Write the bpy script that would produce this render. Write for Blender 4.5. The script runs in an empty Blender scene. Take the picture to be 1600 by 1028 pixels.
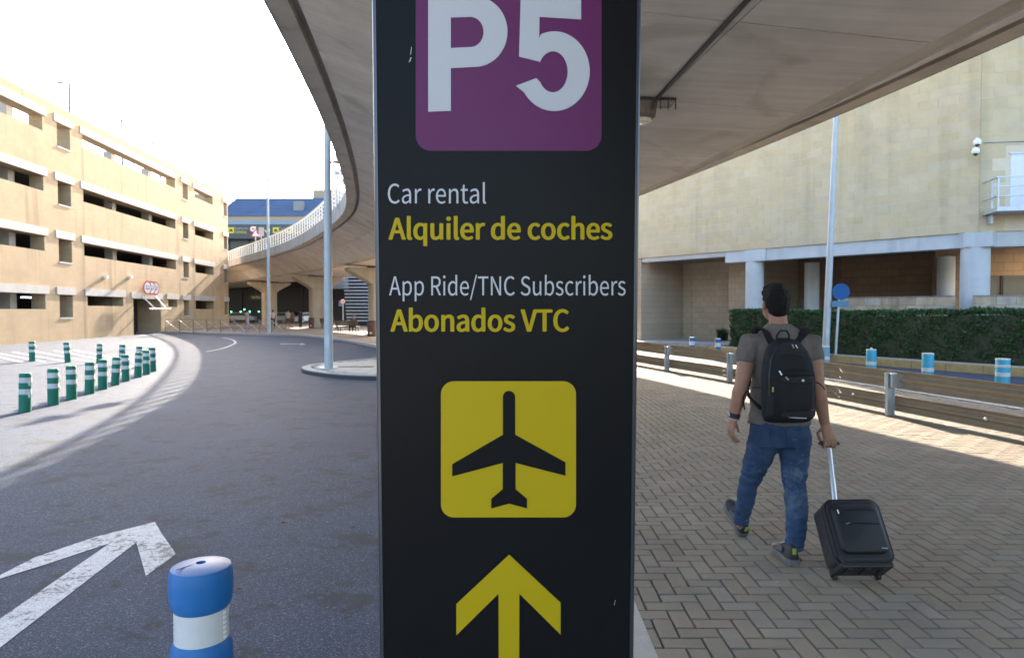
import bpy, bmesh, math, random
from mathutils import Vector, Matrix, Euler
random.seed(7)
R = math.radians
SC = bpy.context.scene
COL = SC.collection
# ------------------------------------------------------------------ camera
F, CX, CY, HZ, EYE = 1067.0, 800.0, 514.0, 486.0, 1.59
PITCH = math.atan((CY-HZ)/F)
cd = bpy.data.cameras.new('camera'); cam = bpy.data.objects.new('camera', cd); COL.objects.link(cam)
cam.location = (0, 0, EYE); cam.rotation_euler = (math.pi/2-PITCH, 0, 0)
cd.sensor_width = 36; cd.lens = 36*F/1600; cd.clip_start = .05; cd.clip_end = 3000
cd.dof.use_dof = True; cd.dof.focus_distance = 2.7; cd.dof.aperture_fstop = 5.6
SC.camera = cam
# ------------------------------------------------------------------ sky and sun
SUN_AZ, SUN_EL = -2.0, 22.6            # azimuth from +Y towards +X
w = bpy.data.worlds.new('World'); SC.world = w; w.use_nodes = True
nt = w.node_tree; bg = nt.nodes['Background']
sky = nt.nodes.new('ShaderNodeTexSky'); sky.sky_type = 'NISHITA'; sky.sun_disc = False
sky.sun_elevation = R(SUN_EL); sky.sun_rotation = R(SUN_AZ)
sky.air_density = 1.0; sky.dust_density = 3.0; sky.ozone_density = 1.0
nt.links.new(sky.outputs[0], bg.inputs[0]); bg.inputs[1].default_value = .15
ld = bpy.data.lights.new('sun', 'SUN'); ld.energy = 4.8; ld.angle = R(.53); ld.color = (1, .86, .69)
sun = bpy.data.objects.new('sun', ld); COL.objects.link(sun)
sdir = Vector((math.sin(R(SUN_AZ))*math.cos(R(SUN_EL)), math.cos(R(SUN_AZ))*math.cos(R(SUN_EL)), math.sin(R(SUN_EL))))
sun.rotation_euler = (-sdir).to_track_quat('-Z', 'Y').to_euler(); sun.location = (0, 0, 40)
vs = SC.view_settings; vs.view_transform = 'Standard'; vs.look = 'None'; vs.gamma = 1; vs.use_curve_mapping = False
vs.exposure = 2.5

# ------------------------------------------------------------------ pixel helpers (a pixel is a direction only)
_M = Matrix.Rotation(-PITCH, 3, 'X')
def ray(u, v): return _M @ Vector(((u-CX)/F, 1.0, -(v-CY)/F))
def P(u, v, Y):
    d = ray(u, v); return Vector((0, 0, EYE)) + d*(Y/d.y)
def G(u, v, z=0.0):
    d = ray(u, v); return Vector((0, 0, EYE)) + d*((z-EYE)/d.z)
ROADZ = -.12
# ------------------------------------------------------------------ materials
MATS = {}
def mat(name, col, rough=.7, metal=0, var=0.0, vscale=4.0, bump=0.0, bscale=60.0, spec=.5, island=0.0, coat=0, streak=None, speck=None, emit=None, aniso=(1, 1, 1), spots=None, wear=None, boards=0):
    if name in MATS: return MATS[name]
    m = bpy.data.materials.new(name); m.use_nodes = True; MATS[name] = m
    N = m.node_tree.nodes; L = m.node_tree.links; b = N['Principled BSDF']
    b.inputs['Roughness'].default_value = rough; b.inputs['Metallic'].default_value = metal
    b.inputs['Specular IOR Level'].default_value = spec
    if coat: b.inputs['Coat Weight'].default_value = coat; b.inputs['Coat Roughness'].default_value = .12
    if emit: b.inputs['Emission Color'].default_value = (*emit[0], 1); b.inputs['Emission Strength'].default_value = emit[1]
    tc = N.new('ShaderNodeTexCoord'); mp = N.new('ShaderNodeMapping'); mp.inputs['Scale'].default_value = aniso
    geo = N.new('ShaderNodeNewGeometry')
    L.new(geo.outputs['Position'], mp.inputs[0])
    rgb = N.new('ShaderNodeRGB'); rgb.outputs[0].default_value = (*col, 1); cur = rgb.outputs[0]
    def mul(cur, fac_out, lo, hi):
        mr = N.new('ShaderNodeMapRange'); mr.inputs['To Min'].default_value = lo; mr.inputs['To Max'].default_value = hi
        L.new(fac_out, mr.inputs['Value'])
        mx = N.new('ShaderNodeMix'); mx.data_type = 'RGBA'; mx.blend_type = 'MULTIPLY'; mx.inputs['Factor'].default_value = 1
        L.new(cur, mx.inputs['A']); cb = N.new('ShaderNodeCombineColor')
        for k in range(3): L.new(mr.outputs[0], cb.inputs[k])
        L.new(cb.outputs[0], mx.inputs['B']); return mx.outputs['Result']
    if var:
        n = N.new('ShaderNodeTexNoise'); n.inputs['Scale'].default_value = vscale; n.inputs['Detail'].default_value = 6; n.inputs['Roughness'].default_value = .62
        L.new(mp.outputs[0], n.inputs['Vector']); cur = mul(cur, n.outputs['Fac'], 1-var*1.6, 1+var*1.6)
    if streak:                                     # weathering that runs down: (strength, scale)
        m2 = N.new('ShaderNodeMapping'); m2.inputs['Scale'].default_value = (1, 1, .06); L.new(geo.outputs['Position'], m2.inputs[0])
        n = N.new('ShaderNodeTexNoise'); n.inputs['Scale'].default_value = streak[1]; n.inputs['Detail'].default_value = 5
        L.new(m2.outputs[0], n.inputs['Vector'])
        mr = N.new('ShaderNodeMapRange'); mr.inputs['From Min'].default_value = .52; mr.inputs['From Max'].default_value = .72; L.new(n.outputs['Fac'], mr.inputs['Value'])
        cur = mul(cur, mr.outputs[0], 1, 1-streak[0])
    if island:
        oi = N.new('ShaderNodeObjectInfo'); ad = N.new('ShaderNodeMath'); ad.operation = 'ADD'; fr = N.new('ShaderNodeMath'); fr.operation = 'FRACT'
        L.new(geo.outputs['Random Per Island'], ad.inputs[0]); L.new(oi.outputs['Random'], ad.inputs[1]); L.new(ad.outputs[0], fr.inputs[0])
        cur = mul(cur, fr.outputs[0], 1-island, 1+island)
        hs = N.new('ShaderNodeHueSaturation'); mr = N.new('ShaderNodeMapRange'); mr.inputs['To Min'].default_value = 1-min(.4, island*2.4); mr.inputs['To Max'].default_value = 1+min(.35, island*2.0)
        w2 = N.new('ShaderNodeMath'); w2.operation = 'MULTIPLY'; w2.inputs[1].default_value = 7.31; f2 = N.new('ShaderNodeMath'); f2.operation = 'FRACT'
        L.new(fr.outputs[0], w2.inputs[0]); L.new(w2.outputs[0], f2.inputs[0]); L.new(f2.outputs[0], mr.inputs['Value']); L.new(mr.outputs[0], hs.inputs['Saturation'])
        L.new(cur, hs.inputs['Color']); cur = hs.outputs[0]
    if speck:                                      # aggregate: (scale, threshold, colour, amount)
        v = N.new('ShaderNodeTexVoronoi'); v.inputs['Scale'].default_value = speck[0]; L.new(geo.outputs['Position'], v.inputs['Vector'])
        sp = N.new('ShaderNodeSeparateColor'); L.new(v.outputs['Color'], sp.inputs[0])
        mr = N.new('ShaderNodeMapRange'); mr.inputs['From Min'].default_value = speck[1]; mr.inputs['From Max'].default_value = 1; mr.inputs['To Max'].default_value = speck[3]
        L.new(sp.outputs[0], mr.inputs['Value'])
        mx = N.new('ShaderNodeMix'); mx.data_type = 'RGBA'; L.new(mr.outputs[0], mx.inputs['Factor']); L.new(cur, mx.inputs['A']); mx.inputs['B'].default_value = (*speck[2], 1)
        cur = mx.outputs['Result']
    def blend(cur, fac_out, col2):
        mx = N.new('ShaderNodeMix'); mx.data_type = 'RGBA'; L.new(fac_out, mx.inputs['Factor']); L.new(cur, mx.inputs['A']); mx.inputs['B'].default_value = (*col2, 1); return mx.outputs['Result']
    if boards:                                     # formwork board marks across the span, plus run stains
        m3 = N.new('ShaderNodeMapping'); m3.inputs['Scale'].default_value = (.35, 9, 1); L.new(geo.outputs['Position'], m3.inputs[0])
        n = N.new('ShaderNodeTexNoise'); n.inputs['Scale'].default_value = 1; n.inputs['Detail'].default_value = 5; n.inputs['Roughness'].default_value = .7; L.new(m3.outputs[0], n.inputs['Vector']); cur = mul(cur, n.outputs['Fac'], 1-boards*1.8, 1+boards*1.8)
        n = N.new('ShaderNodeTexNoise'); n.inputs['Scale'].default_value = .55; n.inputs['Detail'].default_value = 7; n.inputs['Distortion'].default_value = 1.2; L.new(geo.outputs['Position'], n.inputs['Vector'])
        mr = N.new('ShaderNodeMapRange'); mr.inputs['From Min'].default_value = .56; mr.inputs['From Max'].default_value = .70; mr.inputs['To Max'].default_value = .45; L.new(n.outputs['Fac'], mr.inputs['Value']); cur = blend(cur, mr.outputs[0], (.30, .25, .19))
    if spots:                                      # (scale, radius, colour, amount): gum and droppings
        v = N.new('ShaderNodeTexVoronoi'); v.inputs['Scale'].default_value = spots[0]; L.new(geo.outputs['Position'], v.inputs['Vector'])
        mr = N.new('ShaderNodeMapRange'); mr.inputs['From Min'].default_value = spots[1]; mr.inputs['From Max'].default_value = spots[1]*.55; mr.inputs['To Max'].default_value = spots[3]; L.new(v.outputs['Distance'], mr.inputs['Value']); cur = blend(cur, mr.outputs[0], spots[2])
    if wear:                                       # worn through to (colour, scale, threshold)
        n = N.new('ShaderNodeTexNoise'); n.inputs['Scale'].default_value = wear[1]; n.inputs['Detail'].default_value = 9; n.inputs['Roughness'].default_value = .75; L.new(geo.outputs['Position'], n.inputs['Vector'])
        n2 = N.new('ShaderNodeTexNoise'); n2.inputs['Scale'].default_value = 2.2; L.new(geo.outputs['Position'], n2.inputs['Vector']); ad = N.new('ShaderNodeMath'); ad.operation = 'MULTIPLY_ADD'; ad.inputs[1].default_value = .45; L.new(n2.outputs['Fac'], ad.inputs[0]); L.new(n.outputs['Fac'], ad.inputs[2])
        mr = N.new('ShaderNodeMapRange'); mr.inputs['From Min'].default_value = wear[2]; mr.inputs['From Max'].default_value = wear[2]+.07; mr.inputs['To Max'].default_value = .9; L.new(ad.outputs[0], mr.inputs['Value']); cur = blend(cur, mr.outputs[0], wear[0])
    L.new(cur, b.inputs['Base Color'])
    if bump:
        n = N.new('ShaderNodeTexNoise'); n.inputs['Scale'].default_value = bscale; n.inputs['Detail'].default_value = 4; L.new(mp.outputs[0], n.inputs['Vector'])
        bp = N.new('ShaderNodeBump'); bp.inputs['Strength'].default_value = min(1, bump); bp.inputs['Distance'].default_value = .01; L.new(n.outputs['Fac'], bp.inputs['Height'])
        L.new(bp.outputs[0], b.inputs['Normal'])
    return m

def block_mat(name, c1, c2, mortar, bw, bh, axis, msize=.012, streak=.35, var=.1):
    """coursed stone too far off to pick apart: axis = unit vector along the wall"""
    m = bpy.data.materials.new(name); m.use_nodes = True; N = m.node_tree.nodes; L = m.node_tree.links; b = N['Principled BSDF']
    b.inputs['Roughness'].default_value = .85; b.inputs['Specular IOR Level'].default_value = .25
    geo = N.new('ShaderNodeNewGeometry'); dt = N.new('ShaderNodeVectorMath'); dt.operation = 'DOT_PRODUCT'; dt.inputs[1].default_value = axis
    L.new(geo.outputs['Position'], dt.inputs[0]); sp = N.new('ShaderNodeSeparateXYZ'); L.new(geo.outputs['Position'], sp.inputs[0])
    cb = N.new('ShaderNodeCombineXYZ'); L.new(dt.outputs['Value'], cb.inputs[0]); L.new(sp.outputs[2], cb.inputs[1])
    br = N.new('ShaderNodeTexBrick'); br.inputs['Scale'].default_value = 1; br.inputs['Brick Width'].default_value = bw; br.inputs['Row Height'].default_value = bh
    br.inputs['Mortar Size'].default_value = msize; br.inputs['Mortar Smooth'].default_value = .2; br.inputs['Bias'].default_value = 0
    br.inputs['Color1'].default_value = (*c1, 1); br.inputs['Color2'].default_value = (*c2, 1); br.inputs['Mortar'].default_value = (*mortar, 1)
    L.new(cb.outputs[0], br.inputs['Vector'])
    n = N.new('ShaderNodeTexNoise'); n.inputs['Scale'].default_value = .9; n.inputs['Detail'].default_value = 8; L.new(geo.outputs['Position'], n.inputs['Vector'])
    mr = N.new('ShaderNodeMapRange'); mr.inputs['To Min'].default_value = 1-var*1.6; mr.inputs['To Max'].default_value = 1+var*1.6; L.new(n.outputs['Fac'], mr.inputs['Value'])
    m2 = N.new('ShaderNodeMapping'); m2.inputs['Scale'].default_value = (1, 1, .07); L.new(geo.outputs['Position'], m2.inputs[0])
    n2 = N.new('ShaderNodeTexNoise'); n2.inputs['Scale'].default_value = 1.6; n2.inputs['Detail'].default_value = 6; L.new(m2.outputs[0], n2.inputs['Vector'])
    r2 = N.new('ShaderNodeMapRange'); r2.inputs['From Min'].default_value = .55; r2.inputs['From Max'].default_value = .75; r2.inputs['To Min'].default_value = 1; r2.inputs['To Max'].default_value = 1-streak; L.new(n2.outputs['Fac'], r2.inputs['Value'])
    mm = N.new('ShaderNodeMath'); mm.operation = 'MULTIPLY'; L.new(mr.outputs[0], mm.inputs[0]); L.new(r2.outputs[0], mm.inputs[1])
    vm = N.new('ShaderNodeVectorMath'); vm.operation = 'SCALE'; L.new(br.outputs['Color'], vm.inputs[0]); L.new(mm.outputs[0], vm.inputs['Scale'])
    L.new(vm.outputs[0], b.inputs['Base Color'])
    bp = N.new('ShaderNodeBump'); bp.inputs['Strength'].default_value = .5; bp.inputs['Distance'].default_value = .02; bp.invert = True
    L.new(br.outputs['Fac'], bp.inputs['Height']); L.new(bp.outputs[0], b.inputs['Normal'])
    return m

# ------------------------------------------------------------------ mesh building
ROOT = {}
def rootloc(o):
    while o is not None and o.parent is not None: o = o.parent
    return Vector(o.location) if o is not None else Vector((0, 0, 0))
def tag(o, label=None, cat=None, group=None, kind=None):
    if label: o['label'] = label
    if cat: o['category'] = cat
    if group: o['group'] = group
    if kind: o['kind'] = kind
    return o
def thing(name, loc, label, cat, group=None, rz=0):
    o = bpy.data.objects.new(name, None); COL.objects.link(o); o.location = loc; o.rotation_euler = (0, 0, rz); o.empty_display_size = .2
    return tag(o, label, cat, group)
def link(name, me, parent=None, local=False, loc=None):
    o = bpy.data.objects.new(name, me); COL.objects.link(o)
    if parent is not None:
        o.parent = parent
        if not local and loc is None: o.location = -rootloc(parent) if parent.parent is None else (0, 0, 0)
    if loc is not None: o.location = loc
    return o
def copy_tree(o, parent=None):
    c = o.copy(); COL.objects.link(c); c.parent = parent
    for ch in o.children: copy_tree(ch, c)
    return c
class MB:
    def __init__(s): s.v = []; s.f = []
    def add(s, vs, fs):
        k = len(s.v); s.v += [Vector(p) for p in vs]; s.f += [[i+k for i in f] for f in fs]; return s
    def box(s, c, d, rz=0, M=None):
        c = Vector(c); h = Vector(d)/2
        q = [Vector((x*h.x, y*h.y, z*h.z)) for z in (-1, 1) for y in (-1, 1) for x in (-1, 1)]
        if M is None: M = Matrix.Rotation(rz, 3, 'Z')
        return s.add([c+M@p for p in q], [(0, 2, 3, 1), (4, 5, 7, 6), (0, 1, 5, 4), (2, 6, 7, 3), (0, 4, 6, 2), (1, 3, 7, 5)])
    def chbox(s, c, d, b, rz=0):
        """box with a chamfered top edge"""
        c = Vector(c); hx, hy, hz = Vector(d)/2; M = Matrix.Rotation(rz, 3, 'Z')
        q = [(-hx, -hy, -hz), (hx, -hy, -hz), (hx, hy, -hz), (-hx, hy, -hz), (-hx, -hy, hz-b), (hx, -hy, hz-b), (hx, hy, hz-b), (-hx, hy, hz-b),
             (-hx+b, -hy+b, hz), (hx-b, -hy+b, hz), (hx-b, hy-b, hz), (-hx+b, hy-b, hz)]
        return s.add([c+M@Vector(p) for p in q], [(0, 1, 5, 4), (1, 2, 6, 5), (2, 3, 7, 6), (3, 0, 4, 7), (4, 5, 9, 8), (5, 6, 10, 9), (6, 7, 11, 10), (7, 4, 8, 11), (8, 9, 10, 11)])
    def rings(s, rs, cap=True, closed=True):
        k = len(s.v); n = len(rs[0])
        for r in rs: s.v += [Vector(p) for p in r]
        for i in range(len(rs)-1):
            for j in range(n if closed else n-1):
                a = k+i*n+j; b = k+i*n+(j+1) % n
                s.f.append([a, b, b+n, a+n])
        if cap and closed:
            s.f.append([k+j for j in range(n)][::-1]); s.f.append([k+(len(rs)-1)*n+j for j in range(n)])
        return s
    def tube(s, pts, rad, n=10, cap=True, flat=1.0, up=None):
        """swept tube; rad a number or one per point (or (rx, ry))"""
        pts = [Vector(p) for p in pts]; rs = []; prev = None
        for i, p in enumerate(pts):
            t = (pts[min(i+1, len(pts)-1)]-pts[max(i-1, 0)]).normalized()
            ref = Vector(up) if up is not None else (prev if prev is not None else (Vector((0, 1, 0)) if abs(t.z) > .8 else Vector((0, 0, 1))))
            a = (ref-t*ref.dot(t)).normalized(); b = t.cross(a)
            if up is None: prev = a
            r = rad[i] if isinstance(rad, (list, tuple)) else rad
            rx, ry = r if isinstance(r, (list, tuple)) else (r, r*flat)
            rs.append([p+b*(math.cos(2*math.pi*j/n)*rx)+a*(math.sin(2*math.pi*j/n)*ry) for j in range(n)])
        return s.rings(rs, cap)
    def lathe(s, prof, c=(0, 0, 0), n=24, M=None):
        c = Vector(c); M = M or Matrix.Identity(3)
        return s.rings([[c+M@Vector((r*math.cos(2*math.pi*j/n), r*math.sin(2*math.pi*j/n), z)) for j in range(n)] for r, z in prof])
    def prism(s, poly, z0, z1):
        n = len(poly)
        area = sum(poly[i][0]*poly[(i+1) % n][1]-poly[(i+1) % n][0]*poly[i][1] for i in range(n))
        if area < 0: poly = poly[::-1]
        vs = [(p[0], p[1], z0) for p in poly]+[(p[0], p[1], z1) for p in poly]
        return s.add(vs, [list(range(n))[::-1], list(range(n, 2*n))]+[[i, (i+1) % n, n+(i+1) % n, n+i] for i in range(n)])
    def ell(s, c, r, n=14, M=None):
        c = Vector(c); M = M or Matrix.Identity(3); k = n//2+1
        rs = []
        for i in range(k+1):
            th = math.pi*(.02+.96*i/k)
            rs.append([c+M@Vector((r[0]*math.sin(th)*math.cos(2*math.pi*j/n), r[1]*math.sin(th)*math.sin(2*math.pi*j/n), -r[2]*math.cos(th))) for j in range(n)])
        return s.rings(rs)
    def mesh(s, name, m, smooth=False, bevel=0, autos=None):
        me = bpy.data.meshes.new(name); me.from_pydata([tuple(v) for v in s.v], [], s.f)
        if bevel or True:
            bm = bmesh.new(); bm.from_mesh(me)
            bmesh.ops.recalc_face_normals(bm, faces=bm.faces[:])
            if bevel:
                ed = [e for e in bm.edges if len(e.link_faces) == 2 and e.calc_face_angle(0) > R(35)]
                bmesh.ops.bevel(bm, geom=ed, offset=bevel, segments=2, affect='EDGES', profile=.5, clamp_overlap=True)
            if smooth is True or autos:
                for f in bm.faces: f.smooth = True
                for e in bm.edges:
                    if len(e.link_faces) == 2 and e.calc_face_angle(0) > R(autos or 50): e.smooth = False
            bm.to_mesh(me); bm.free()
        me.materials.append(m); me.update(); return me
    def build(s, name, m, parent=None, smooth=False, bevel=0, local=False, autos=None):
        return link(name, s.mesh(name, m, smooth, bevel, autos), parent, local)
def structure(o): o['kind'] = 'structure'; return o
def catmull(pts, n):
    pts = [Vector(p) for p in pts]; out = []
    q = [pts[0]*2-pts[1]]+pts+[pts[-1]*2-pts[-2]]
    for i in range(1, len(q)-2):
        for k in range(n):
            t = k/n; a, b, c, d = q[i-1:i+3]
            out.append(.5*((2*b)+(c-a)*t+(2*a-5*b+4*c-d)*t*t+(3*b-a-3*c+d)*t**3))
    out.append(pts[-1]); return out
def resample(pts, step):
    out = [pts[0].copy()]; acc = 0
    for a, b in zip(pts, pts[1:]):
        L = (b-a).length; t = step-acc
        while t <= L: out.append(a.lerp(b, t/L)); t += step
        acc = (acc+L) % step
    return out
def inpoly(x, y, poly):
    c = False; j = len(poly)-1
    for i in range(len(poly)):
        xi, yi = poly[i][0], poly[i][1]; xj, yj = poly[j][0], poly[j][1]
        if (yi > y) != (yj > y) and x < (xj-xi)*(y-yi)/(yj-yi)+xi: c = not c
        j = i
    return c
_font = None
def text_mesh(body, name, m, bold=0.0):
    """flat lettering as a mesh in x (right) / z (up), 0..1 tall capitals"""
    global _font
    c = bpy.data.curves.new(name, 'FONT'); c.body = body; c.size = 1; c.offset = bold; c.resolution_u = 5
    if _font is None:                               # Blender's own bundled typeface, built-in font if missing
        try: _font = bpy.data.fonts.load(bpy.utils.system_resource('DATAFILES', path='fonts')+'/Noto Sans CJK Regular.woff2')
        except Exception: _font = False
    if _font: c.font = _font
    o = bpy.data.objects.new(name, c); COL.objects.link(o)
    bpy.context.view_layer.update()
    me = bpy.data.meshes.new_from_object(o.evaluated_get(bpy.context.evaluated_depsgraph_get()))
    bpy.data.objects.remove(o); bpy.data.curves.remove(c)
    return me

# colours shared by many things
M_CONC = mat('concrete', (.52, .47, .39), .85, var=.16, vscale=.9, bump=.25, bscale=25, spec=.3, streak=(.25, 1.2))
M_GALV = mat('galvanised_steel', (.40, .45, .50), .45, metal=.6, var=.12, vscale=6)
M_POLE = mat('pole_paint', (.40, .445, .475), .55, metal=.1, var=.12, vscale=3, streak=(.2, 6))
M_BLACK = mat('black_plastic', (.015, .015, .017), .5)
M_DARK = mat('dark_metal', (.03, .03, .033), .5)
M_WHITE = mat('white_paint', (.78, .78, .76), .55, var=.05, vscale=8)
M_BAND = mat('reflective_band', (.46, .47, .48), .35, var=.06, vscale=30)
M_RED = mat('sign_red', (.55, .03, .03), .4)
M_YEL = mat('sign_yellow', (.60, .50, .015), .4)
M_SIGNBLUE = mat('sign_blue', (.008, .085, .27), .5, spec=.25)
# ================================================================== GROUND
M_ASPH = mat('asphalt', (.024, .042, .080), .8, var=.3, vscale=.7, bump=1, bscale=170, speck=(150, .72, (.22, .25, .30), .45), spec=.25, spots=(2.3, .02, (.25, .25, .26), .7), wear=((.024, .033, .048), 3.5, .76))
M_GROUND = mat('dusty_ground', (.36, .32, .27), .9, var=.2, vscale=.3, bump=.3)
M_PAVER = mat('clay_paver', (.215, .186, .148), .85, var=.24, vscale=1.6, bump=.6, bscale=140, island=.075, spec=.2, spots=(4.2, .045, (.36, .36, .35), .75))
M_JOINT = mat('joint_sand', (.055, .05, .045), .95, var=.2, vscale=20)
M_KERB = mat('kerb_stone', (.34, .33, .31), .8, var=.2, vscale=5, bump=.4, bscale=90)
M_TILE = mat('pale_tile', (.46, .43, .38), .8, var=.12, vscale=3, island=.08)
M_PAINT = mat('road_paint', (.38, .40, .43), .7, var=.2, vscale=14, speck=(140, .62, (.09, .10, .11), .7), wear=((.06, .07, .085), 22, .765))
M_PLAZA = mat('plaza_paving', (.25, .19, .145), .85, var=.2, vscale=1.5, bump=.3)
g = structure(MB().add([(-900, -600, -.14), (900, -600, -.14), (900, 1400, -.14), (-900, 1400, -.14)], [(0, 1, 2, 3)]).build('ground', M_GROUND))
road = structure(MB().add([(-60, -11, ROADZ), (60, -11, ROADZ), (60, 70, ROADZ), (-60, 70, ROADZ)], [(0, 1, 2, 3)]).build('road', M_ASPH))  # stops behind the camera so the pale ground there bounces light up

def strip(path, wd, z0, z1, mb=None):
    """a kerb: rectangular section swept along a flat path (path is its outer edge, body to the right)"""
    mb = mb or MB(); rs = []
    for i, p in enumerate(path):
        t = (path[min(i+1, len(path)-1)]-path[max(i-1, 0)]); t = Vector((t.x, t.y, 0)).normalized(); n = Vector((t.y, -t.x, 0))
        b = .015
        rs.append([(p.x, p.y, z0), (p.x, p.y, z1-b), (p.x+n.x*b, p.y+n.y*b, z1), (p.x+n.x*wd, p.y+n.y*wd, z1), (p.x+n.x*wd, p.y+n.y*wd, z0)])
    return mb.rings(rs)
def kerb_run(path, wd, z0, z1, parent, seg=1.0, gap=.012, name='kerb_stone', limit=120):
    pts = resample(path, seg); k = 0
    for a, b in zip(pts, pts[1:]):
        d = (b-a); l = d.length; d.normalize()
        o = strip([a+d*gap/2, b-d*gap/2], wd, z0, z1).build(name, M_KERB, parent); k += 1
# --- pavement on the right of the sign ------------------------------------
def railx(Y):
    # guardrail line (X for a given Y), slightly curved
    pts = [(7.4, -12), (6.9, 3), (6.35, 7.6), (5.83, 10.35), (4.98, 15.28), (4.24, 18.05), (3.35, 21.5), (1.3, 30), (-3.5, 46)]
    for (x0, y0), (x1, y1) in zip(pts, pts[1:]):
        if Y <= y1: t = (Y-y0)/(y1-y0); return x0+(x1-x0)*t
    return pts[-1][0]
KIN = .655     # inner edge of the kerb
outer = catmull([(-14, 2.62, 0), (-3, 2.62, 0), (-.3, 2.63, 0), (.2, 2.68, 0), (.35, 2.84, 0), (.372, 3.2, 0), (.372, 6, 0), (.33, 12, 0), (.1, 20, 0), (-.6, 30, 0), (-3.2, 44, 0)], 8)
inner = [(p.x, p.y) for p in outer]
pave_poly = inner+[(railx(Y)+2.55, Y) for Y in (44, 36, 30, 24, 20, 16, 12, 8, 4, 0, -6, -12)]+[(-14, -12)]
pavement = structure(MB().prism(pave_poly, -.139, -.034).build('pavement', M_JOINT))
# kerb along the roadway
ksp = next(i for i, p in enumerate(outer) if p.y > 2.95 and p.x > .3)
kerb_run(outer[:ksp+1], .30, -.15, .0, pavement, .35)
kerb_run(outer[ksp:], .30, -.15, .0, pavement)
rail_outer = catmull([(railx(Y)+2.86, Y, 0) for Y in range(-12, 46, 3)], 4)
kerb_run(rail_outer[::-1], .30, -.15, .0, pavement, 1.0)
# herringbone clay pavers: each one a brick of its own near the camera
BW = .103
def brick_mesh():
    me = MB().chbox((0, 0, -.02), (BW*2-.010, BW-.010, .04), .004).mesh('paver', M_PAVER); return me
pmesh = brick_mesh(); near = []; far = []
def kerbin(Y):
    best = min(outer, key=lambda p: abs(p.y-Y)+(5 if p.x < .0 and Y < 3 else 0)); return best.x+.305
for j in range(int(1.0/BW), int(34/BW)):
    Y0 = j*BW
    xin = kerbin(Y0) if Y0 > 2.75 else -1.2
    for i in range(int((-2)/BW), int(10/BW)):
        d = (i-j) % 4
        if d == 0: cx, cy, rz = (i+1)*BW, (j+.5)*BW, 0
        elif d == 3: cx, cy, rz = (i+.5)*BW, (j+1)*BW, math.pi/2
        else: continue
        if cx < xin-.115 or cx > railx(cy)+2.5: continue
        if cy < 2.6: continue
        q = (cx, cy, rz); u = CX+F*cx/cy
        (near if (980 < u < 1640 and cy > 2.95) else far).append(q)
near.sort(key=lambda q: q[1])
far += near[300:]; near = near[:300]
rnd = random.Random(3)
def jit(q): return Euler((rnd.gauss(0, .006), rnd.gauss(0, .006), q[2]+rnd.gauss(0, .008)+(math.pi if rnd.random() < .5 else 0)))
for q in near:
    o = link('paver', pmesh, pavement, loc=(q[0], q[1], rnd.gauss(0, .001)-.004)); o.rotation_euler = jit(q)
mb = MB(); base = [v.co.copy() for v in pmesh.vertices]; fc = [list(p.vertices) for p in pmesh.polygons]
for q in far:
    E = jit(q).to_matrix(); c = Vector((q[0], q[1], rnd.gauss(0, .001)-.004)); mb.add([c+E@p for p in base], fc)
tag(mb.build('paver_field', M_PAVER, pavement), kind='stuff')
# pavement nose under the sign and behind the camera: plain slabs
mb = MB()
for iy in range(-24, 6):
    for ix in range(-34, 15):
        x, y = ix*.4+.2, iy*.4+.18
        if y > 2.25 or (y > 1.9 and x > 12): continue
        mb.chbox((x, y, -.02), (.392, .392, .04), .004)
tag(mb.build('slab_field', M_TILE, pavement), kind='stuff')
# --- road paint: arrow, edge line, hatching ----------------------------------
def paint(name, poly, z=ROADZ+.004, holes=None):
    n = len(poly); o = MB().add([(p[0], p[1], z) for p in poly], [list(range(n))])
    return o.build(name, M_PAINT, road)
def gp(pts): return [G(u, v, ROADZ+.004) for u, v in pts]
paint('painted_arrow', gp([(242, 815), (252, 832), (275, 865), (228, 899), (213, 847), (0, 1011), (-70, 1064), (-70, 1014), (0, 966), (172, 848), (75, 880), (-5, 905), (-30, 912), (0, 898), (55, 870), (150, 838)]))
def line_paint(name, pts, wd):
    pts = catmull(pts, 6); v = []; 
    for i, p in enumerate(pts):
        t = (pts[min(i+1, len(pts)-1)]-pts[max(i-1, 0)]).normalized(); n = Vector((t.y, -t.x, 0))*wd/2
        v += [p+n, p-n]
    z = ROADZ+.004
    MB().add([(p.x, p.y, z) for p in v], [[2*i, 2*i+1, 2*i+3, 2*i+2] for i in range(len(pts)-1)]).build(name, M_PAINT, road)
line_paint('edge_line', gp([(322, 549.5), (345, 545), (360, 540), (368, 535), (362, 530.5), (348, 527.5)]), .13)
paint('painted_arrow', gp([(438, 536.9), (471, 536.9), (470, 535.9), (478, 537.8), (468, 539.2), (471, 537.7), (438, 537.7)]))
for (a_, b_) in (((-8, 556), (35, 566)), ((-6, 551.5), (70, 565.5)), ((20, 550), (105, 565)), ((55, 549), (140, 565)), ((85, 548), (165, 562.5)), ((115, 547), (178, 559))):
    pa, pb = G(*a_, ROADZ), G(*b_, ROADZ); dd = (pb-pa).normalized(); nn = Vector((dd.y, -dd.x, 0))*.07; paint('hatch_stripe', [pa+nn, pa-nn, pb-nn, pb+nn])
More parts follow.
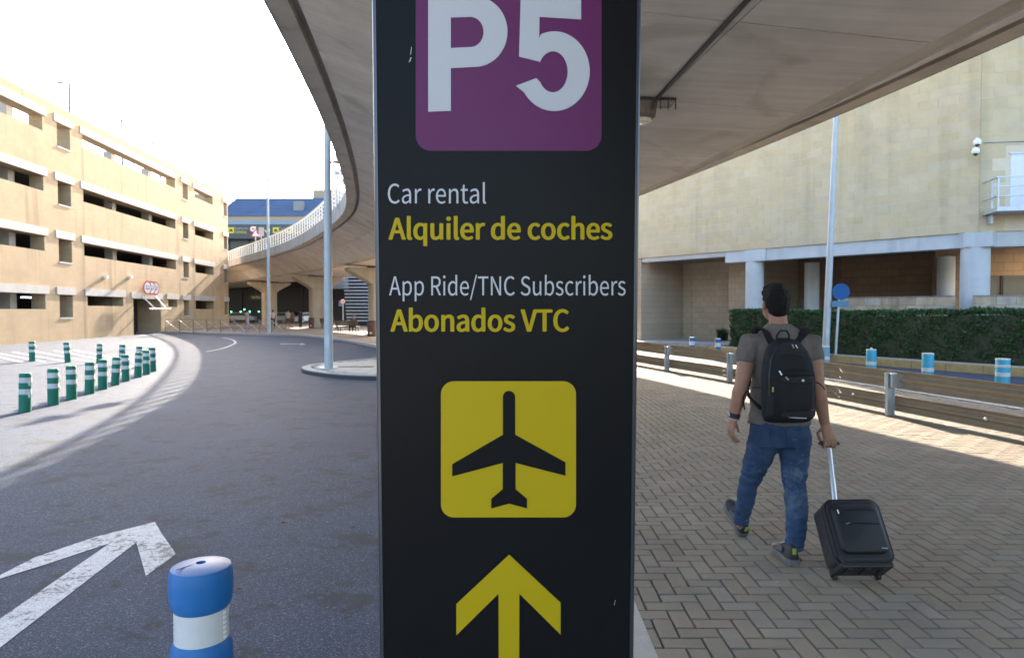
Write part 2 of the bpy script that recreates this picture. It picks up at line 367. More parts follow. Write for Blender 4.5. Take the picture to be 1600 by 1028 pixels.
# --- traffic island with the lamp post ---------------------------------------
isl = [G(u, v, 0) for u, v in [(640, 586), (586, 586), (548, 585), (510, 582), (484, 578.5), (472, 575), (474, 571), (495, 567.5), (530, 564), (560, 561.5), (586, 559), (640, 555)]]
islp = catmull(isl, 5)
island = structure(MB().prism([(p.x, p.y) for p in islp], -.139, -.03).build('traffic_island', M_JOINT))
kerb_run(islp, .24, -.15, .0, island, .8)
cx = sum(p.x for p in islp)/len(islp); cy = sum(p.y for p in islp)/len(islp)
inn = []
for i, p in enumerate(islp):
    t = (islp[min(i+1, len(islp)-1)]-islp[max(i-1, 0)]).normalized(); n = Vector((t.y, -t.x, 0)); inn.append((p.x+n.x*.26, p.y+n.y*.26))
mb = MB()
for i in range(-50, 20):
    for j in range(60, 150):
        x, y = i*.2, j*.2
        if all(inpoly(x+a, y+b, inn) for a in (-.1, .1) for b in (-.1, .1)): mb.chbox((x, y, -.016), (.187, .187, .03), .003)
if mb.v: tag(mb.build('tile_field', M_TILE, island), kind='stuff')
MB().box((G(557, 573, 0).x, G(557, 573, 0).y, .004), (1.0, .28, .012)).build('drain_cover', M_DARK, island)
# --- plaza under the far end of the viaduct ------------------------------------
pk = catmull([G(u, v, 0) for u, v in [(200, 518), (270, 518), (340, 520), (420, 521.5), (470, 522.5), (530, 528), (585, 537), (640, 548), (700, 565)]], 6)
plaza = structure(MB().prism([(p.x, p.y) for p in pk]+[(8, 60), (20, 200), (-120, 200), (-70, 60)], -.139, -.004).build('plaza', M_PLAZA))
kerb_run(pk, .3, -.15, .004, plaza, 1.0)
# --- ground beyond the guardrail -----------------------------------------------
hk = catmull([Vector(p) for p in [(18.5, 8, 0), (15.6, 14, 0), (13.4, 18, 0), (11.0, 22.8, 0), (9.2, 26.6, 0), (8.2, 29.5, 0)]], 6)
verge = structure(MB().prism([(p.x, p.y) for p in hk]+[(9.4, 31.5), (30, 12), (30, 4)], -.139, .02).build('planting_bed', mat('soil', (.09, .07, .05), .95, var=.2, vscale=8)))
M_YKERB = mat('yellow_kerb', (.36, .27, .12), .8, var=.3, vscale=6)
pts = resample(hk, 1.0)
for a, b in zip(pts, pts[1:]):
    d = (b-a).normalized(); strip([b-d*.008, a+d*.008], .24, -.15, .10).build('kerb_stone', M_YKERB, verge)
    strip([b-d*.003+Vector((.06, .03, 0)), a+d*.003+Vector((.06, .03, 0))], .22, .101, .135).build('kerb_cap', M_KERB, verge)
fore = structure(MB().prism([(8.9, 33), (5.9, 35), (1, 39), (1, 60), (30, 60), (30, 20), (13, 30)], -.139, .05).build('forecourt', mat('forecourt_slabs', (.36, .36, .37), .8, var=.12, vscale=1)))
kerb_run([Vector((30, 20.4, 0)), Vector((13, 29.8, 0)), Vector((8.8, 32.75, 0)), Vector((5.8, 34.75, 0)), Vector((.9, 38.9, 0))], .3, -.15, .06, fore, 1.2)
# ================================================================== VIADUCT
HW = 5.22
EZ = 5.56
TILT = .048        # crossfall: the left edge is the higher one
def flare(y): t = min(1, max(0, (y-5)/19)); return .965-.165*t*t*(3-2*t)     # the carriageway widens towards the camera on its right
def rise(y): return .65*min(1, max(0, (y-30)/42))
left_ctrl = [Vector(p) for p in [(52, -34, 0), (30, -26, 0), (12, -17, 0), (2.2, -9, 0), (-1.6, -2, 0), (-2.6, 3, 0)]] + [Vector((G(u, v, EZ+TILT*HW+dz).x, G(u, v, EZ+TILT*HW+dz).y, 0)) for u, v, dz in [(415, 0, 0), (505, 185, 0), (540, 292, 0), (531, 342, .06), (450, 392, .32), (362, 416, .65)]] + [Vector((-46, 97, 0)), Vector((-66, 121, 0))]  # unseen bend behind the camera, shaped to leave the ground there sunlit
ledge = resample(catmull(left_ctrl, 12), 1.25)
def offs(path, d):
    out = []
    for i, p in enumerate(path):
        t = (path[min(i+2, len(path)-1)]-path[max(i-2, 0)]).normalized(); out.append(p+Vector((t.y, -t.x, 0))*d)
    return out
def smooth_path(path, it=12):
    for _ in range(it):
        path = [path[0]]+[(path[i-1]+path[i]*2+path[i+1])/4 for i in range(1, len(path)-1)]+[path[-1]]
    return path
ledge = smooth_path(ledge, 10)
TN = []
for i, p in enumerate(ledge):
    t = (ledge[min(i+3, len(ledge)-1)]-ledge[max(i-3, 0)]).normalized(); TN.append(Vector((t.y, -t.x, 0)))
def D(i, r, z):
    """point on the deck: section i, r from the centre line (left negative), height z"""
    if r > 0: r *= flare(ledge[i].y)
    return ledge[i]+TN[i]*(r+HW)+Vector((0, 0, z+rise(ledge[i].y)-TILT*r))
viaduct = thing('viaduct', (D(20, 0, 0).x, D(20, 0, 0).y, 0), 'curved concrete road viaduct sweeping overhead on flared piers', 'viaduct')
ZC = EZ-1.12         # flat bottom of the box
half = [(HW, EZ+.68), (HW, EZ), (HW-.32, EZ), (HW-.32, EZ+.13), (HW-.45, EZ+.13), (HW-.45, EZ+.03), (HW*.70, EZ-.33), (2.5, ZC+.06), (2.15, ZC), (0, ZC)]
core_sec = [(-r, z) for r, z in half]+[(r, z) for r, z in half[:-1][::-1]]+[(HW-.35, EZ+.68), (HW-.35, EZ+.55), (-HW+.35, EZ+.55), (-HW+.35, EZ+.68)]
n = len(ledge)
MB().rings([[D(i, r, z) for r, z in core_sec] for i in range(0, n)]).build('deck', M_CONC, viaduct)
# fascia blocks along both edges, formwork panels on the underside
M_FASC = mat('fascia_concrete', (.34, .33, .31), .85, var=.2, vscale=1.5, bump=.3, bscale=30, streak=(.5, 3.0))
M_PANEL = mat('formwork_concrete', (.61, .57, .51), .85, var=.18, vscale=1.1, bump=.35, bscale=18, spec=.2, island=.05, boards=.13)
vis = [i for i in range(n-2) if -6 < ledge[i].y < 88]
cnt = 0
for i in vis[::2]:
    if i+2 >= n: continue
    g_ = .01
    for sgn in (-1, 1):
        rr = [(HW+.002, EZ-.012), (HW+.03, EZ+.02), (HW+.03, EZ+.70), (HW-.32, EZ+.70), (HW-.32, EZ+.676), (HW+.002, EZ+.676)]
        if sgn > 0 and ledge[i].y > 60: continue
        rs = []
        for k, e in ((i, g_), (i+1, 0), (i+2, -g_)):
            t = Vector((-TN[k].y, TN[k].x, 0)); rs.append([D(k, sgn*r, z)+t*e for r, z in rr])
        MB().rings(rs).build('fascia_block', M_FASC, viaduct)
q1, q2 = (HW-.46, EZ+.03), (HW*.70, EZ-.33)
strips = [(-q1[0], q1[1], -q2[0], q2[1]), (-q2[0], q2[1], -2.5, ZC+.06), (-2.15, ZC, 0, ZC), (0, ZC, 2.15, ZC), (2.5, ZC+.06, q2[0], q2[1]), (q2[0], q2[1], q1[0], q1[1])]
for q, i in enumerate(vis[::2]):
    if i+2 >= n or ledge[i].y > 76: continue
    for s_i, (r0, z0, r1, z1) in enumerate(strips):
        g_ = .012; t0 = .03; rs = []
        dr, dz = r1-r0, z1-z0; L_ = math.hypot(dr, dz); nx, nz = dz/L_, -dr/L_
        a0, a1 = .009/L_, 1-.009/L_
        jj = rnd.gauss(0, .003)
        for k, e in ((i, g_), (i+1, 0), (i+2, -g_)):
            t = Vector((-TN[k].y, TN[k].x, 0)); row = []
            for a, dep in ((a0, -.004), (a1, -.004), (a1, t0+jj), (a0, t0+jj)):
                row.append(D(k, r0+dr*a+nx*dep, z0+dz*a+nz*dep)+t*e)
            rs.append(row)
        MB().rings(rs).build('soffit_panel', M_PANEL, viaduct)
# piers
M_PIER = mat('pier_concrete', (.34, .30, .235), .85, var=.12, vscale=1.2, bump=.25, bscale=25, streak=(.2, 2))
pier_at = [min(range(n), key=lambda k: abs(D(k, 0, 0).y-Yp)) for Yp in (18.6, 37)]
for uu in (593, 497, 419):       # the three piers seen beyond the sign
    pier_at.append(min((k for k in range(n) if D(k, 0, 0).y > 42), key=lambda k: abs(CX+F*D(k, 0, 0).x/D(k, 0, 0).y-uu)))
for i in pier_at:
    c = D(i, 0, 0); zo = c.z; c.z = 0; ax = TN[i]; ay = Vector((-ax.y, ax.x, 0))
    def sec(hx, hy, z, b=.12):
        return [c+ax*x+ay*y+Vector((0, 0, z)) for x, y in [(-hx+b, -hy), (hx-b, -hy), (hx, -hy+b), (hx, hy-b), (hx-b, hy), (-hx+b, hy), (-hx, hy-b), (-hx, -hy+b)]]
    pier = MB().rings([sec(.78, .6, -.15), sec(.78, .6, ZC+zo-1.3)]).build('pier', M_PIER, viaduct)
    MB().rings([sec(.785, .605, ZC+zo-1.3), sec(1.15, .66, ZC+zo-1.0), sec(2.35, .72, ZC+zo-.34), sec(2.4, .72, ZC+zo-.13)]).build('capital', M_PIER, pier)
    MB().rings([sec(.9, .5, ZC+zo-.13), sec(.9, .5, ZC+zo+.03)]).build('bearing', M_DARK, pier)
# railings
M_RAILW = mat('railing_paint', (.62, .62, .60), .5, var=.12, vscale=5)
def railing(side, label, y0, y1):
    ii = [i for i in range(n) if y0 < ledge[i].y < y1]
    r0 = side*(HW-.14)
    path = [D(i, r0, 0) for i in ii]
    rt = thing('bridge_railing', (path[0].x, path[0].y, EZ+.70), label, 'railing')
    fine = resample(path, 1.05)
    pm = MB().box((0, 0, .53), (.07, .10, 1.06)).mesh('post', M_RAILW)
    for a, b in zip(fine, fine[1:]):
        t = b-a; o = link('post', pm, rt, loc=Vector((a.x, a.y, a.z+EZ+.695))-Vector(rt.location)); o.rotation_euler = (0, 0, math.atan2(t.y, t.x)+math.pi/2)
    for z, hh in ((EZ+1.74, .05), (EZ+1.50, .013), (EZ+1.28, .013), (EZ+1.06, .013), (EZ+.84, .013)):
        rs = []
        for k, p in enumerate(path):
            t = (path[min(k+1, len(path)-1)]-path[max(k-1, 0)]).normalized(); nn = Vector((t.y, -t.x, 0))*(.05 if hh > .04 else .018)
            rs.append([p-nn+Vector((0, 0, z-hh)), p+nn+Vector((0, 0, z-hh)), p+nn+Vector((0, 0, z+hh)), p-nn+Vector((0, 0, z+hh))])
        MB().rings(rs).build('rail', M_RAILW, rt)
railing(-1, 'white barred railing along the left edge of the viaduct', 2, 92)
railing(1, 'white barred railing on the far right edge of the viaduct', 6, 40)
# lamp and conduit on the underside
lp = G(1016, 158, ZC-.03)
lamp = thing('soffit_lamp', (lp.x, lp.y, ZC-.07), 'grimy caged lamp fixed to the viaduct underside beside the sign', 'lamp')
z_ = ZC-.02
MB().box((lp.x, lp.y, z_-.03), (.62, .34, .05)).build('mounting_plate', M_DARK, lamp)
MB().lathe([(.15, -.2), (.19, -.16), (.21, 0)], (lp.x-.12, lp.y, z_-.06), 20).build('housing', mat('lamp_housing', (.12, .10, .085), .6, var=.2, vscale=20), lamp)
MB().lathe([(.01, -.245), (.13, -.235), (.14, -.2)], (lp.x-.12, lp.y, z_-.06), 20).build('lens', mat('lamp_lens', (.55, .52, .46), .3), lamp)
for k in range(7): MB().box((lp.x-.3+k*.1, lp.y-.175, z_-.11), (.012, .02, .13)).build('cage_bar', M_DARK, lamp)
a = Vector((lp.x+.05, lp.y, z_-.02)); b_ = Vector((G(1185, -25, ZC).x, G(1185, -25, ZC).y, z_-.02))
cond = MB().tube([a, a.lerp(b_, .5), b_, b_+(b_-a)*.8], .028, 8).build('cable_conduit', M_DARK); tag(cond, 'dark cable conduit running along the viaduct underside to the lamp', 'conduit')
# ================================================================== CAR PARK (left)
A0 = Vector((P(0, 500, 34.2).x, 34.2, 0)); A1 = Vector((P(357.5, 500, 69.5).x, 69.5, 0))
wd_ = (A1-A0).normalized(); wn = Vector((wd_.y, -wd_.x, 0))      # wn faces the road
M_CP = block_mat('car_park_blocks', (.47, .345, .21), (.44, .32, .195), (.385, .28, .175), .62, .31, tuple(wd_), .010, .42, .11)
M_LINT = mat('lintel_concrete', (.44, .42, .39), .8, var=.15, vscale=2, bump=.2)
M_REV = block_mat('reveal_blocks', (.42, .33, .21), (.38, .29, .18), (.33, .26, .17), .62, .31, tuple(wn), .010, .25, .09)
TOPZ = 13.35
cp = thing('car_park', (A0.x, A0.y, ROADZ), 'sandy stone multi-storey car park with long slot openings', 'car park')
def s_of(u):
    d = ray(u, 486); nn = wn; t = (A0-Vector((0, 0, 0))).dot(nn)/d.dot(nn); return (d*t-A0).dot(wd_)
def W(s, z, dep=0): return A0+wd_*s-wn*dep+Vector((0, 0, z))
SL = (A1-A0).length; S0 = -16.0
def zat(u, v):
    s = s_of(u); p = W(s, 0); d = ray(u, v); return EYE+d.z*(p.y/d.y)
# one storey = four openings tall; measured on the narrow window
def row_tops(): return [zat(101, 194.5), zat(101, 284.5), zat(101, 373.7), zat(101, 460.5)]
RT = row_tops()
wins = []     # (s0, s1, z0, z1)
for k, zt in enumerate(RT):
    wins.append((S0+3, s_of(71.5), zt-.85, zt, 'slot'))
    wins.append((s_of(93.5), s_of(114), zt-1.42, zt, 'win'))
    if k < 3: wins.append((s_of(133), s_of(276), zt-.78, zt, 'slot'))
    else:
        wins.append((s_of(137), s_of(193), zt-.62, zt, 'slot')); wins.append((s_of(208.5), s_of(251.5), ROADZ, zt-.05, 'gate')); wins.append((s_of(263), s_of(277.5), zt-.62, zt, 'slot'))
    wins.append((s_of(287.5), s_of(296), zt-1.42, zt, 'win'))
    wins.append((s_of(306), s_of(334.5), zt-.78, zt, 'slot'))
    wins.append((s_of(351), s_of(356.3), zt-1.42, zt, 'win'))
TH = .75
def wall_holes(S_, Z_, wins, depth_fn, th, mat_, parent, name='wall', revm=None):
    ss = sorted(set([S_[0], S_[1]]+[w_[0] for w_ in wins]+[w_[1] for w_ in wins])); zs = sorted(set([Z_[0], Z_[1]]+[w_[2] for w_ in wins]+[w_[3] for w_ in wins]))
    mb = MB()
    for s0, s1 in zip(ss, ss[1:]):
        for z0, z1 in zip(zs, zs[1:]):
            sm, zm = (s0+s1)/2, (z0+z1)/2
            if any(w_[0] < sm < w_[1] and w_[2] < zm < w_[3] for w_ in wins): continue
            for dp in (0, th): mb.add([depth_fn(s0, z0, dp), depth_fn(s1, z0, dp), depth_fn(s1, z1, dp), depth_fn(s0, z1, dp)], [(0, 1, 2, 3)])
    for s0, s1, z0, z1 in [w_[:4] for w_ in wins]:
        q = [(s0, z0), (s1, z0), (s1, z1), (s0, z1)]; rv = MB()
        for (a, b), (c, d) in zip(q, q[1:]+q[:1]): rv.add([depth_fn(a, b, 0), depth_fn(c, d, 0), depth_fn(c, d, th), depth_fn(a, b, th)], [(0, 1, 2, 3)])
        rv.build('reveal', revm or mat_, parent)
    for (a, b), (c, d) in (((S_[0], Z_[1]), (S_[1], Z_[1])), ((S_[0], Z_[0]), (S_[0], Z_[1])), ((S_[1], Z_[0]), (S_[1], Z_[1]))):
        mb.add([depth_fn(a, b, 0), depth_fn(c, d, 0), depth_fn(c, d, th), depth_fn(a, b, th)], [(0, 1, 2, 3)])
    mb.build(name, mat_, parent)
wall_holes((S0, SL), (ROADZ-.1, TOPZ), wins, W, TH, M_CP, cp, revm=M_REV)
for s0, s1, z0, z1, kd in wins:
    def bar(nm, sa, sb, za, zb, d0, d1):
        MB().add([W(sa, za, d0), W(sb, za, d0), W(sb, za, d1), W(sa, za, d1), W(sa, zb, d0), W(sb, zb, d0), W(sb, zb, d1), W(sa, zb, d1)], [(0, 1, 2, 3), (4, 5, 6, 7), (0, 1, 5, 4), (1, 2, 6, 5), (2, 3, 7, 6), (3, 0, 4, 7)]).build(nm, M_LINT, cp)
    bar('lintel', s0-.32, s1+.3, z1+.004, z1+.44, -.05, .3)
    if kd == 'win': bar('sill', s0+.003, s1-.003, z0-.002, z0+.09, -.03, .35)
    if kd == 'slot' and s1-s0 > 6:
        for t in ((.32, .62, .93) if s0 < 0 else (.42, .83)):
            c = W(s0+(s1-s0)*t, 0, TH+.5); MB().box((c.x, c.y, (z0+z1)/2), (.55, .55, z1-z0+.5), math.atan2(wd_.y, wd_.x)).build('column', M_LINT, cp)
# inside: slabs and a dark back wall for the covered storeys, open roof deck on top
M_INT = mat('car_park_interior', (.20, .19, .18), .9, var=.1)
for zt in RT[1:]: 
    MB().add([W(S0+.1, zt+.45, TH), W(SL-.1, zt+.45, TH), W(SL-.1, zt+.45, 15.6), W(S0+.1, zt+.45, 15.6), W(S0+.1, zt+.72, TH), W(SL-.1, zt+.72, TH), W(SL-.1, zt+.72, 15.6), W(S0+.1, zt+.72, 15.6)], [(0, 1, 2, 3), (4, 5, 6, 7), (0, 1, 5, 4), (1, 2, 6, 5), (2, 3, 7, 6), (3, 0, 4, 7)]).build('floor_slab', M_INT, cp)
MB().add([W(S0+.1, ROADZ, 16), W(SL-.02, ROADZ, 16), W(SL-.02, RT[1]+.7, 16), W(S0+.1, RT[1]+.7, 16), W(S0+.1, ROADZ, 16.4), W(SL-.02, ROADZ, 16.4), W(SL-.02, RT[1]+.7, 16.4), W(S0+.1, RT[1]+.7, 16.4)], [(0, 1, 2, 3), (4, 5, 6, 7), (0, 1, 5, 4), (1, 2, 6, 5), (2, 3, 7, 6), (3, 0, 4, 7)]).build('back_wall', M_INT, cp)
MB().add([W(SL, ROADZ, TH), W(SL, ROADZ, 16.5), W(SL, TOPZ, 16.5), W(SL, TOPZ, TH), W(SL-.3, ROADZ, TH), W(SL-.3, ROADZ, 16.5), W(SL-.3, TOPZ, 16.5), W(SL-.3, TOPZ, TH)], [(0, 1, 2, 3), (4, 5, 6, 7), (0, 1, 5, 4), (1, 2, 6, 5), (2, 3, 7, 6), (3, 0, 4, 7)]).build('end_wall', M_CP, cp)
# gate recess: dark roller door on the near half
gs = [w_ for w_ in wins if w_[4] == 'gate'][0]
gm = gs[0]+(gs[1]-gs[0])*.55
MB().add([W(gs[0]-2, ROADZ, 1.75), W(gs[1]+.2, ROADZ, 1.75), W(gs[1]+.2, gs[3]+.4, 1.75), W(gs[0]-2, gs[3]+.4, 1.75)], [(0, 1, 2, 3)]).build('gate_leaf', M_DARK, cp)
MB().add([W(gs[1], ROADZ, TH), W(gs[1]+.3, ROADZ, TH), W(gs[1]+.3, ROADZ, 1.75), W(gs[1], ROADZ, 1.75), W(gs[1], gs[3], TH), W(gs[1]+.3, gs[3], TH), W(gs[1]+.3, gs[3], 1.75), W(gs[1], gs[3], 1.75)], [(0, 1, 2, 3), (4, 5, 6, 7), (0, 1, 5, 4), (1, 2, 6, 5), (2, 3, 7, 6), (3, 0, 4, 7)]).build('gate_cheek', M_REV, cp)
for u_, v_ in ((150, 467), (130/4+8, 464)):
    p = W(s_of(max(u_, 30)), RT[3]-.1, 4); o = MB().box(p, (1.5, .12, .08), math.atan2(wd_.y, wd_.x)).build('tube_light', mat('tube_light', (.8, .85, .9), .4, emit=((.8, .9, 1), 1.2)), cp)
# height-limit signs and bar over the gate
def disc_M(nrm):
    z = Vector(nrm).normalized(); x = Vector((0, 0, 1)).cross(z).normalized(); y = z.cross(x); return Matrix((x, y, z)).transposed()
def lettering(body, name, m, parent, centre, M, hgt, wid, bold=0):
    me = text_mesh(body, name, m, bold); xs = [v.co.x for v in me.vertices]; ys = [v.co.y for v in me.vertices]
    x0, x1, y0, y1 = min(xs), max(xs), min(ys), max(ys)
    for v in me.vertices:
        q = Vector(((v.co.x-(x0+x1)/2)/(x1-x0)*wid, (v.co.y-(y0+y1)/2)/(y1-y0)*hgt, 0)); v.co = Vector(centre)+M@q
    me.materials.clear(); me.materials.append(m); return link(name, me, parent)
def round_sign(root, c, M, r, body=None, tcol=None, rim=M_RED, face=M_WHITE):
    MB().lathe([(r, -.02), (r, .004)], c, 28, M).build('plate', rim, root)
    d = MB().lathe([(r*.8, .004), (r*.8, .008)], c, 28, M).build('face', face, root)
    if body: lettering(body, 'lettering', tcol or M_DARK, root, Vector(c)+M@Vector((0, 0, .012)), M, r*.62, r*(.95 if len(body) > 1 else .5), .012)
names = ['left', 'middle', 'right']
sgn_n = (Vector((0, 0, 1.6))-W(s_of(229), 3.5)).normalized(); sgn_n = Vector((wn.x*.5-.0, -.86, 0)).normalized()
for k, u_ in enumerate((223.3, 229.8, 236.0)):
    zc = RT[3]+.75; c = W(s_of(u_), zc, -.35)
    t = thing('height_limit_sign', (c.x, c.y, zc), ['leftmost of three round red-rimmed signs over the car park gate', 'middle of three round red-rimmed signs over the car park gate', 'rightmost of three round red-rimmed signs over the car park gate'][k], 'sign', 'round signs over the car park gate')
    round_sign(t, c, disc_M(wn+Vector((0, -.12, 0))), .52, '2,2')
    e = W(s_of(u_)+.1, zc, .0); MB().tube([c-wn*.03, e], .03, 6).build('bracket', M_GALV, t)
hb0 = W(gs[0]+.1, gs[3]-.75, -1.0); hb1 = W(gs[1]-.8, gs[3]-.75, -1.0)
hb = thing('height_bar', (hb0.x, hb0.y, hb0.z), 'striped height limit bar hung across the car park gate', 'height bar')
for k in range(12): MB().tube([hb0.lerp(hb1, k/12), hb0.lerp(hb1, (k+1)/12)], .07, 8).build('bar_segment', M_WHITE if k % 2 else M_RED, hb)
for t_ in (.3, .8): MB().tube([hb0.lerp(hb1, t_), W(gs[0]+(gs[1]-gs[0])*t_, gs[3]+.2, -.0)], .05, 8).build('hanger', M_WHITE, hb)
for k, u_ in enumerate((163, 202)):
    c = W(s_of(u_), zat(u_, 432.5), -.14); t = thing('wall_lamp', tuple(c), ['small white lamp on the car park wall above the slot left of the gate', 'small white lamp on the car park wall just left above the gate'][k], 'lamp', 'wall lamps on the car park')
    MB().box(c, (.2, .3, .16), .3).build('housing', M_WHITE, t); MB().tube([c, W(s_of(u_), c.z-.2, .0)], .03, 6).build('arm', M_GALV, t)
# ------------------------------------------------------------------ lamp posts
def street_lamp(name, base, h, label, arms, r0=.09, r1=.05, group=None, lean=(0, 0), headl=.6, mat_=None):
    m = mat_ or M_POLE; base = Vector(base); top = base+Vector((lean[0], lean[1], h))
    t = thing(name, base, label, 'lamp post', group)
    MB().tube([base, base.lerp(top, .5), top], [r0, (r0+r1)/2, r1], 14).build('pole', m, t, smooth=True)
    MB().lathe([(r0*2.0, 0), (r0*2.0, .025)], base, 16).build('base_plate', M_GALV, t)
    MB().box(base+Vector((0, -r0+.004, .75)), (r0*.9, .012, .32)).build('access_door', M_GALV, t)
    for d in arms:
        d = Vector(d); e = top+d*.55+Vector((0, 0, .12)); hd = top+d*(.55+headl)+Vector((0, 0, .16))
        MB().tube([top-Vector((0, 0, .1)), top+d*.2+Vector((0, 0, .06)), e], r1*.7, 8).build('arm', m, t)
        Mx = Matrix((d.normalized(), Vector((-d.y, d.x, 0)).normalized(), Vector((0, 0, 1)))).transposed()
        h_ = MB().ell((e+hd)/2, (headl*.55, .14, .07), 12, Mx).build('lamp_head', m, t, smooth=True)
    return t
street_lamp('street_lamp', (G(513, 575.5).x-.0, G(513, 575.5).y+.05, 0), 11, 'thick grey lamp post standing on the paved traffic island', [(-1, 0, 0)], .125, .075)
b = G(420.3, 520.5); street_lamp('street_lamp', (b.x, b.y, 0), EYE+(486-237)/F*b.y-.1, 'slender tall lamp post in front of the viaduct by the plaza kerb', [(.8, -.3, 0)], .13, .06)
for k, (u_, vt, dep) in enumerate(((16, 56, 3.0), (137, 134, 3.0), (220.5, 189, 3.0), (280, 228, 3.0))):
    s = s_of(u_); p = W(s, RT[1]+.72, dep)
    s2 = s+ (u_-(CX+F*p.x/p.y))*p.y/F*1.3; p = W(s2, RT[1]+.72, dep); h = EYE+(486-vt)/F*p.y-p.z
    street_lamp('roof_lamp', p, h, ['nearest roof lamp on the car park at the left frame edge', 'second roof lamp from the left on the car park', 'third roof lamp from the left on the car park', 'farthest roof lamp on the car park nearest the viaduct'][k], [(-.9, .3, 0)], .10, .075, 'lamps on the car park roof', mat_=mat('roof_lamp_paint', (.16, .24, .36), .5))
# ================================================================== WAYFINDING TOTEM
SY = 2.10; SR = 2.15       # distance of the panel's crown, curvature radius
SXC = P(791.5, 514, SY).x
def sag(x): return (x-SXC)**2/(2*SR)
def S(u, v, off=.0):
    Y = SY
    for _ in range(6): p = P(u, v, Y); Y = SY+sag(p.x)-off
    return P(u, v, Y)
def half_w(z): return .4115*(1+.0175*(z-EYE))
M_TOTEM = mat('totem_black', (.0065, .0066, .0075), .33, var=.12, vscale=3, spec=.08)
M_TRIM = mat('totem_aluminium', (.07, .075, .09), .3, metal=.85)
M_PURP = mat('totem_purple', (.085, .010, .066), .4, spec=.2)
M_TYEL = mat('totem_yellow', (.34, .25, .002), .5, spec=.15)
M_TWHITE = mat('totem_white', (.36, .37, .40), .45, spec=.25)
totem = thing('wayfinding_totem', (SXC, SY+.15, 0), 'tall black wayfinding totem with yellow and white lettering', 'sign')
TZ0, TZ1 = 0.0, 2.95
def tsec(z, hw, inset=0, depth=.26):
    pts = []
    for k in range(25):
        x = -hw+2*hw*k/24; pts.append(Vector((SXC+x, SY+sag(SXC+x)+inset, z)))
    pts += [Vector((SXC+hw, SY+depth-.03, z)), Vector((SXC-hw, SY+depth-.03, z))]
    return pts
zs = [TZ0+.02+(TZ1-TZ0-.02)*k/8 for k in range(9)]
MB().rings([tsec(z, half_w(z)-.012) for z in zs]).build('panel', M_TOTEM, totem, smooth=True)
for sg in (-1, 1):
    rs = []
    for z in zs:
        x = SXC+sg*(half_w(z)-.004); y = SY+sag(x); prof = []
        for k in range(9):
            th = -math.pi*.5+math.pi*.5*k/8
            prof.append(Vector((x+sg*(.004+.014*math.cos(th)-.014), y+.012+.016*math.sin(th), z)))
        prof += [Vector((x+sg*.004, SY+.27, z)), Vector((x-sg*.012, SY+.27, z)), Vector((x-sg*.012, y-.001, z))]
        rs.append(prof)
    MB().rings(rs).build('edge_trim', M_TRIM, totem, smooth=True)
MB().box((SXC, SY+.16, .03), (.98, .42, .06)).build('base_plinth', M_DARK, totem, bevel=.008)
MB().rings([tsec(TZ1+.001, half_w(TZ1)), tsec(TZ1+.03, half_w(TZ1))]).build('top_cap', M_TRIM, totem)
def decal(name, polys, m, off, parent=None, holes=()):
    """flat print following the panel: pixel outlines"""
    cv = bpy.data.curves.new(name, 'CURVE'); cv.dimensions = '2D'; cv.fill_mode = 'FRONT'
    for poly in polys:
        sp = cv.splines.new('POLY'); sp.points.add(len(poly)-1); sp.use_cyclic_u = True
        for q, (x, y) in zip(sp.points, poly): q.co = (x, -y, 0, 1)
    o = bpy.data.objects.new(name, cv); COL.objects.link(o); bpy.context.view_layer.update()
    me = bpy.data.meshes.new_from_object(o.evaluated_get(bpy.context.evaluated_depsgraph_get())); bpy.data.objects.remove(o)
    return print_mesh(name, me, m, off, parent)
def print_mesh(name, me, m, off, parent=None):
    bm = bmesh.new(); bm.from_mesh(me)
    x0 = min(v.co.x for v in bm.verts); x1 = max(v.co.x for v in bm.verts)
    k = x0+12
    while k < x1:
        bmesh.ops.bisect_plane(bm, geom=bm.verts[:]+bm.edges[:]+bm.faces[:], plane_co=(k, 0, 0), plane_no=(1, 0, 0)); k += 12
    for v in bm.verts: v.co = S(v.co.x, -v.co.y, off+v.co.z)
    bm.normal_update()
    for f in bm.faces:
        if f.normal.y > 0: f.normal_flip()
    bm.to_mesh(me); bm.free(); me.materials.clear(); me.materials.append(m)
    return link(name, me, parent or totem)
def rrect(x0, y0, x1, y1, r, n=8):
    out = []
    for cx_, cy_, a0 in ((x1-r, y0+r, -90), (x1-r, y1-r, 0), (x0+r, y1-r, 90), (x0+r, y0+r, 180)):
        for k in range(n+1): a = R(a0+90*k/n); out.append((cx_+r*math.cos(a), cy_+r*math.sin(a)))
    return out
def arc(cx_, cy_, rx, ry, a0, a1, n=24): return [(cx_+rx*math.cos(R(a0+(a1-a0)*k/n)), cy_+ry*math.sin(R(a0+(a1-a0)*k/n))) for k in range(n+1)]
plate = decal('parking_plate', [rrect(649.5, -58, 940, 236, 24)], M_PURP, .0015)
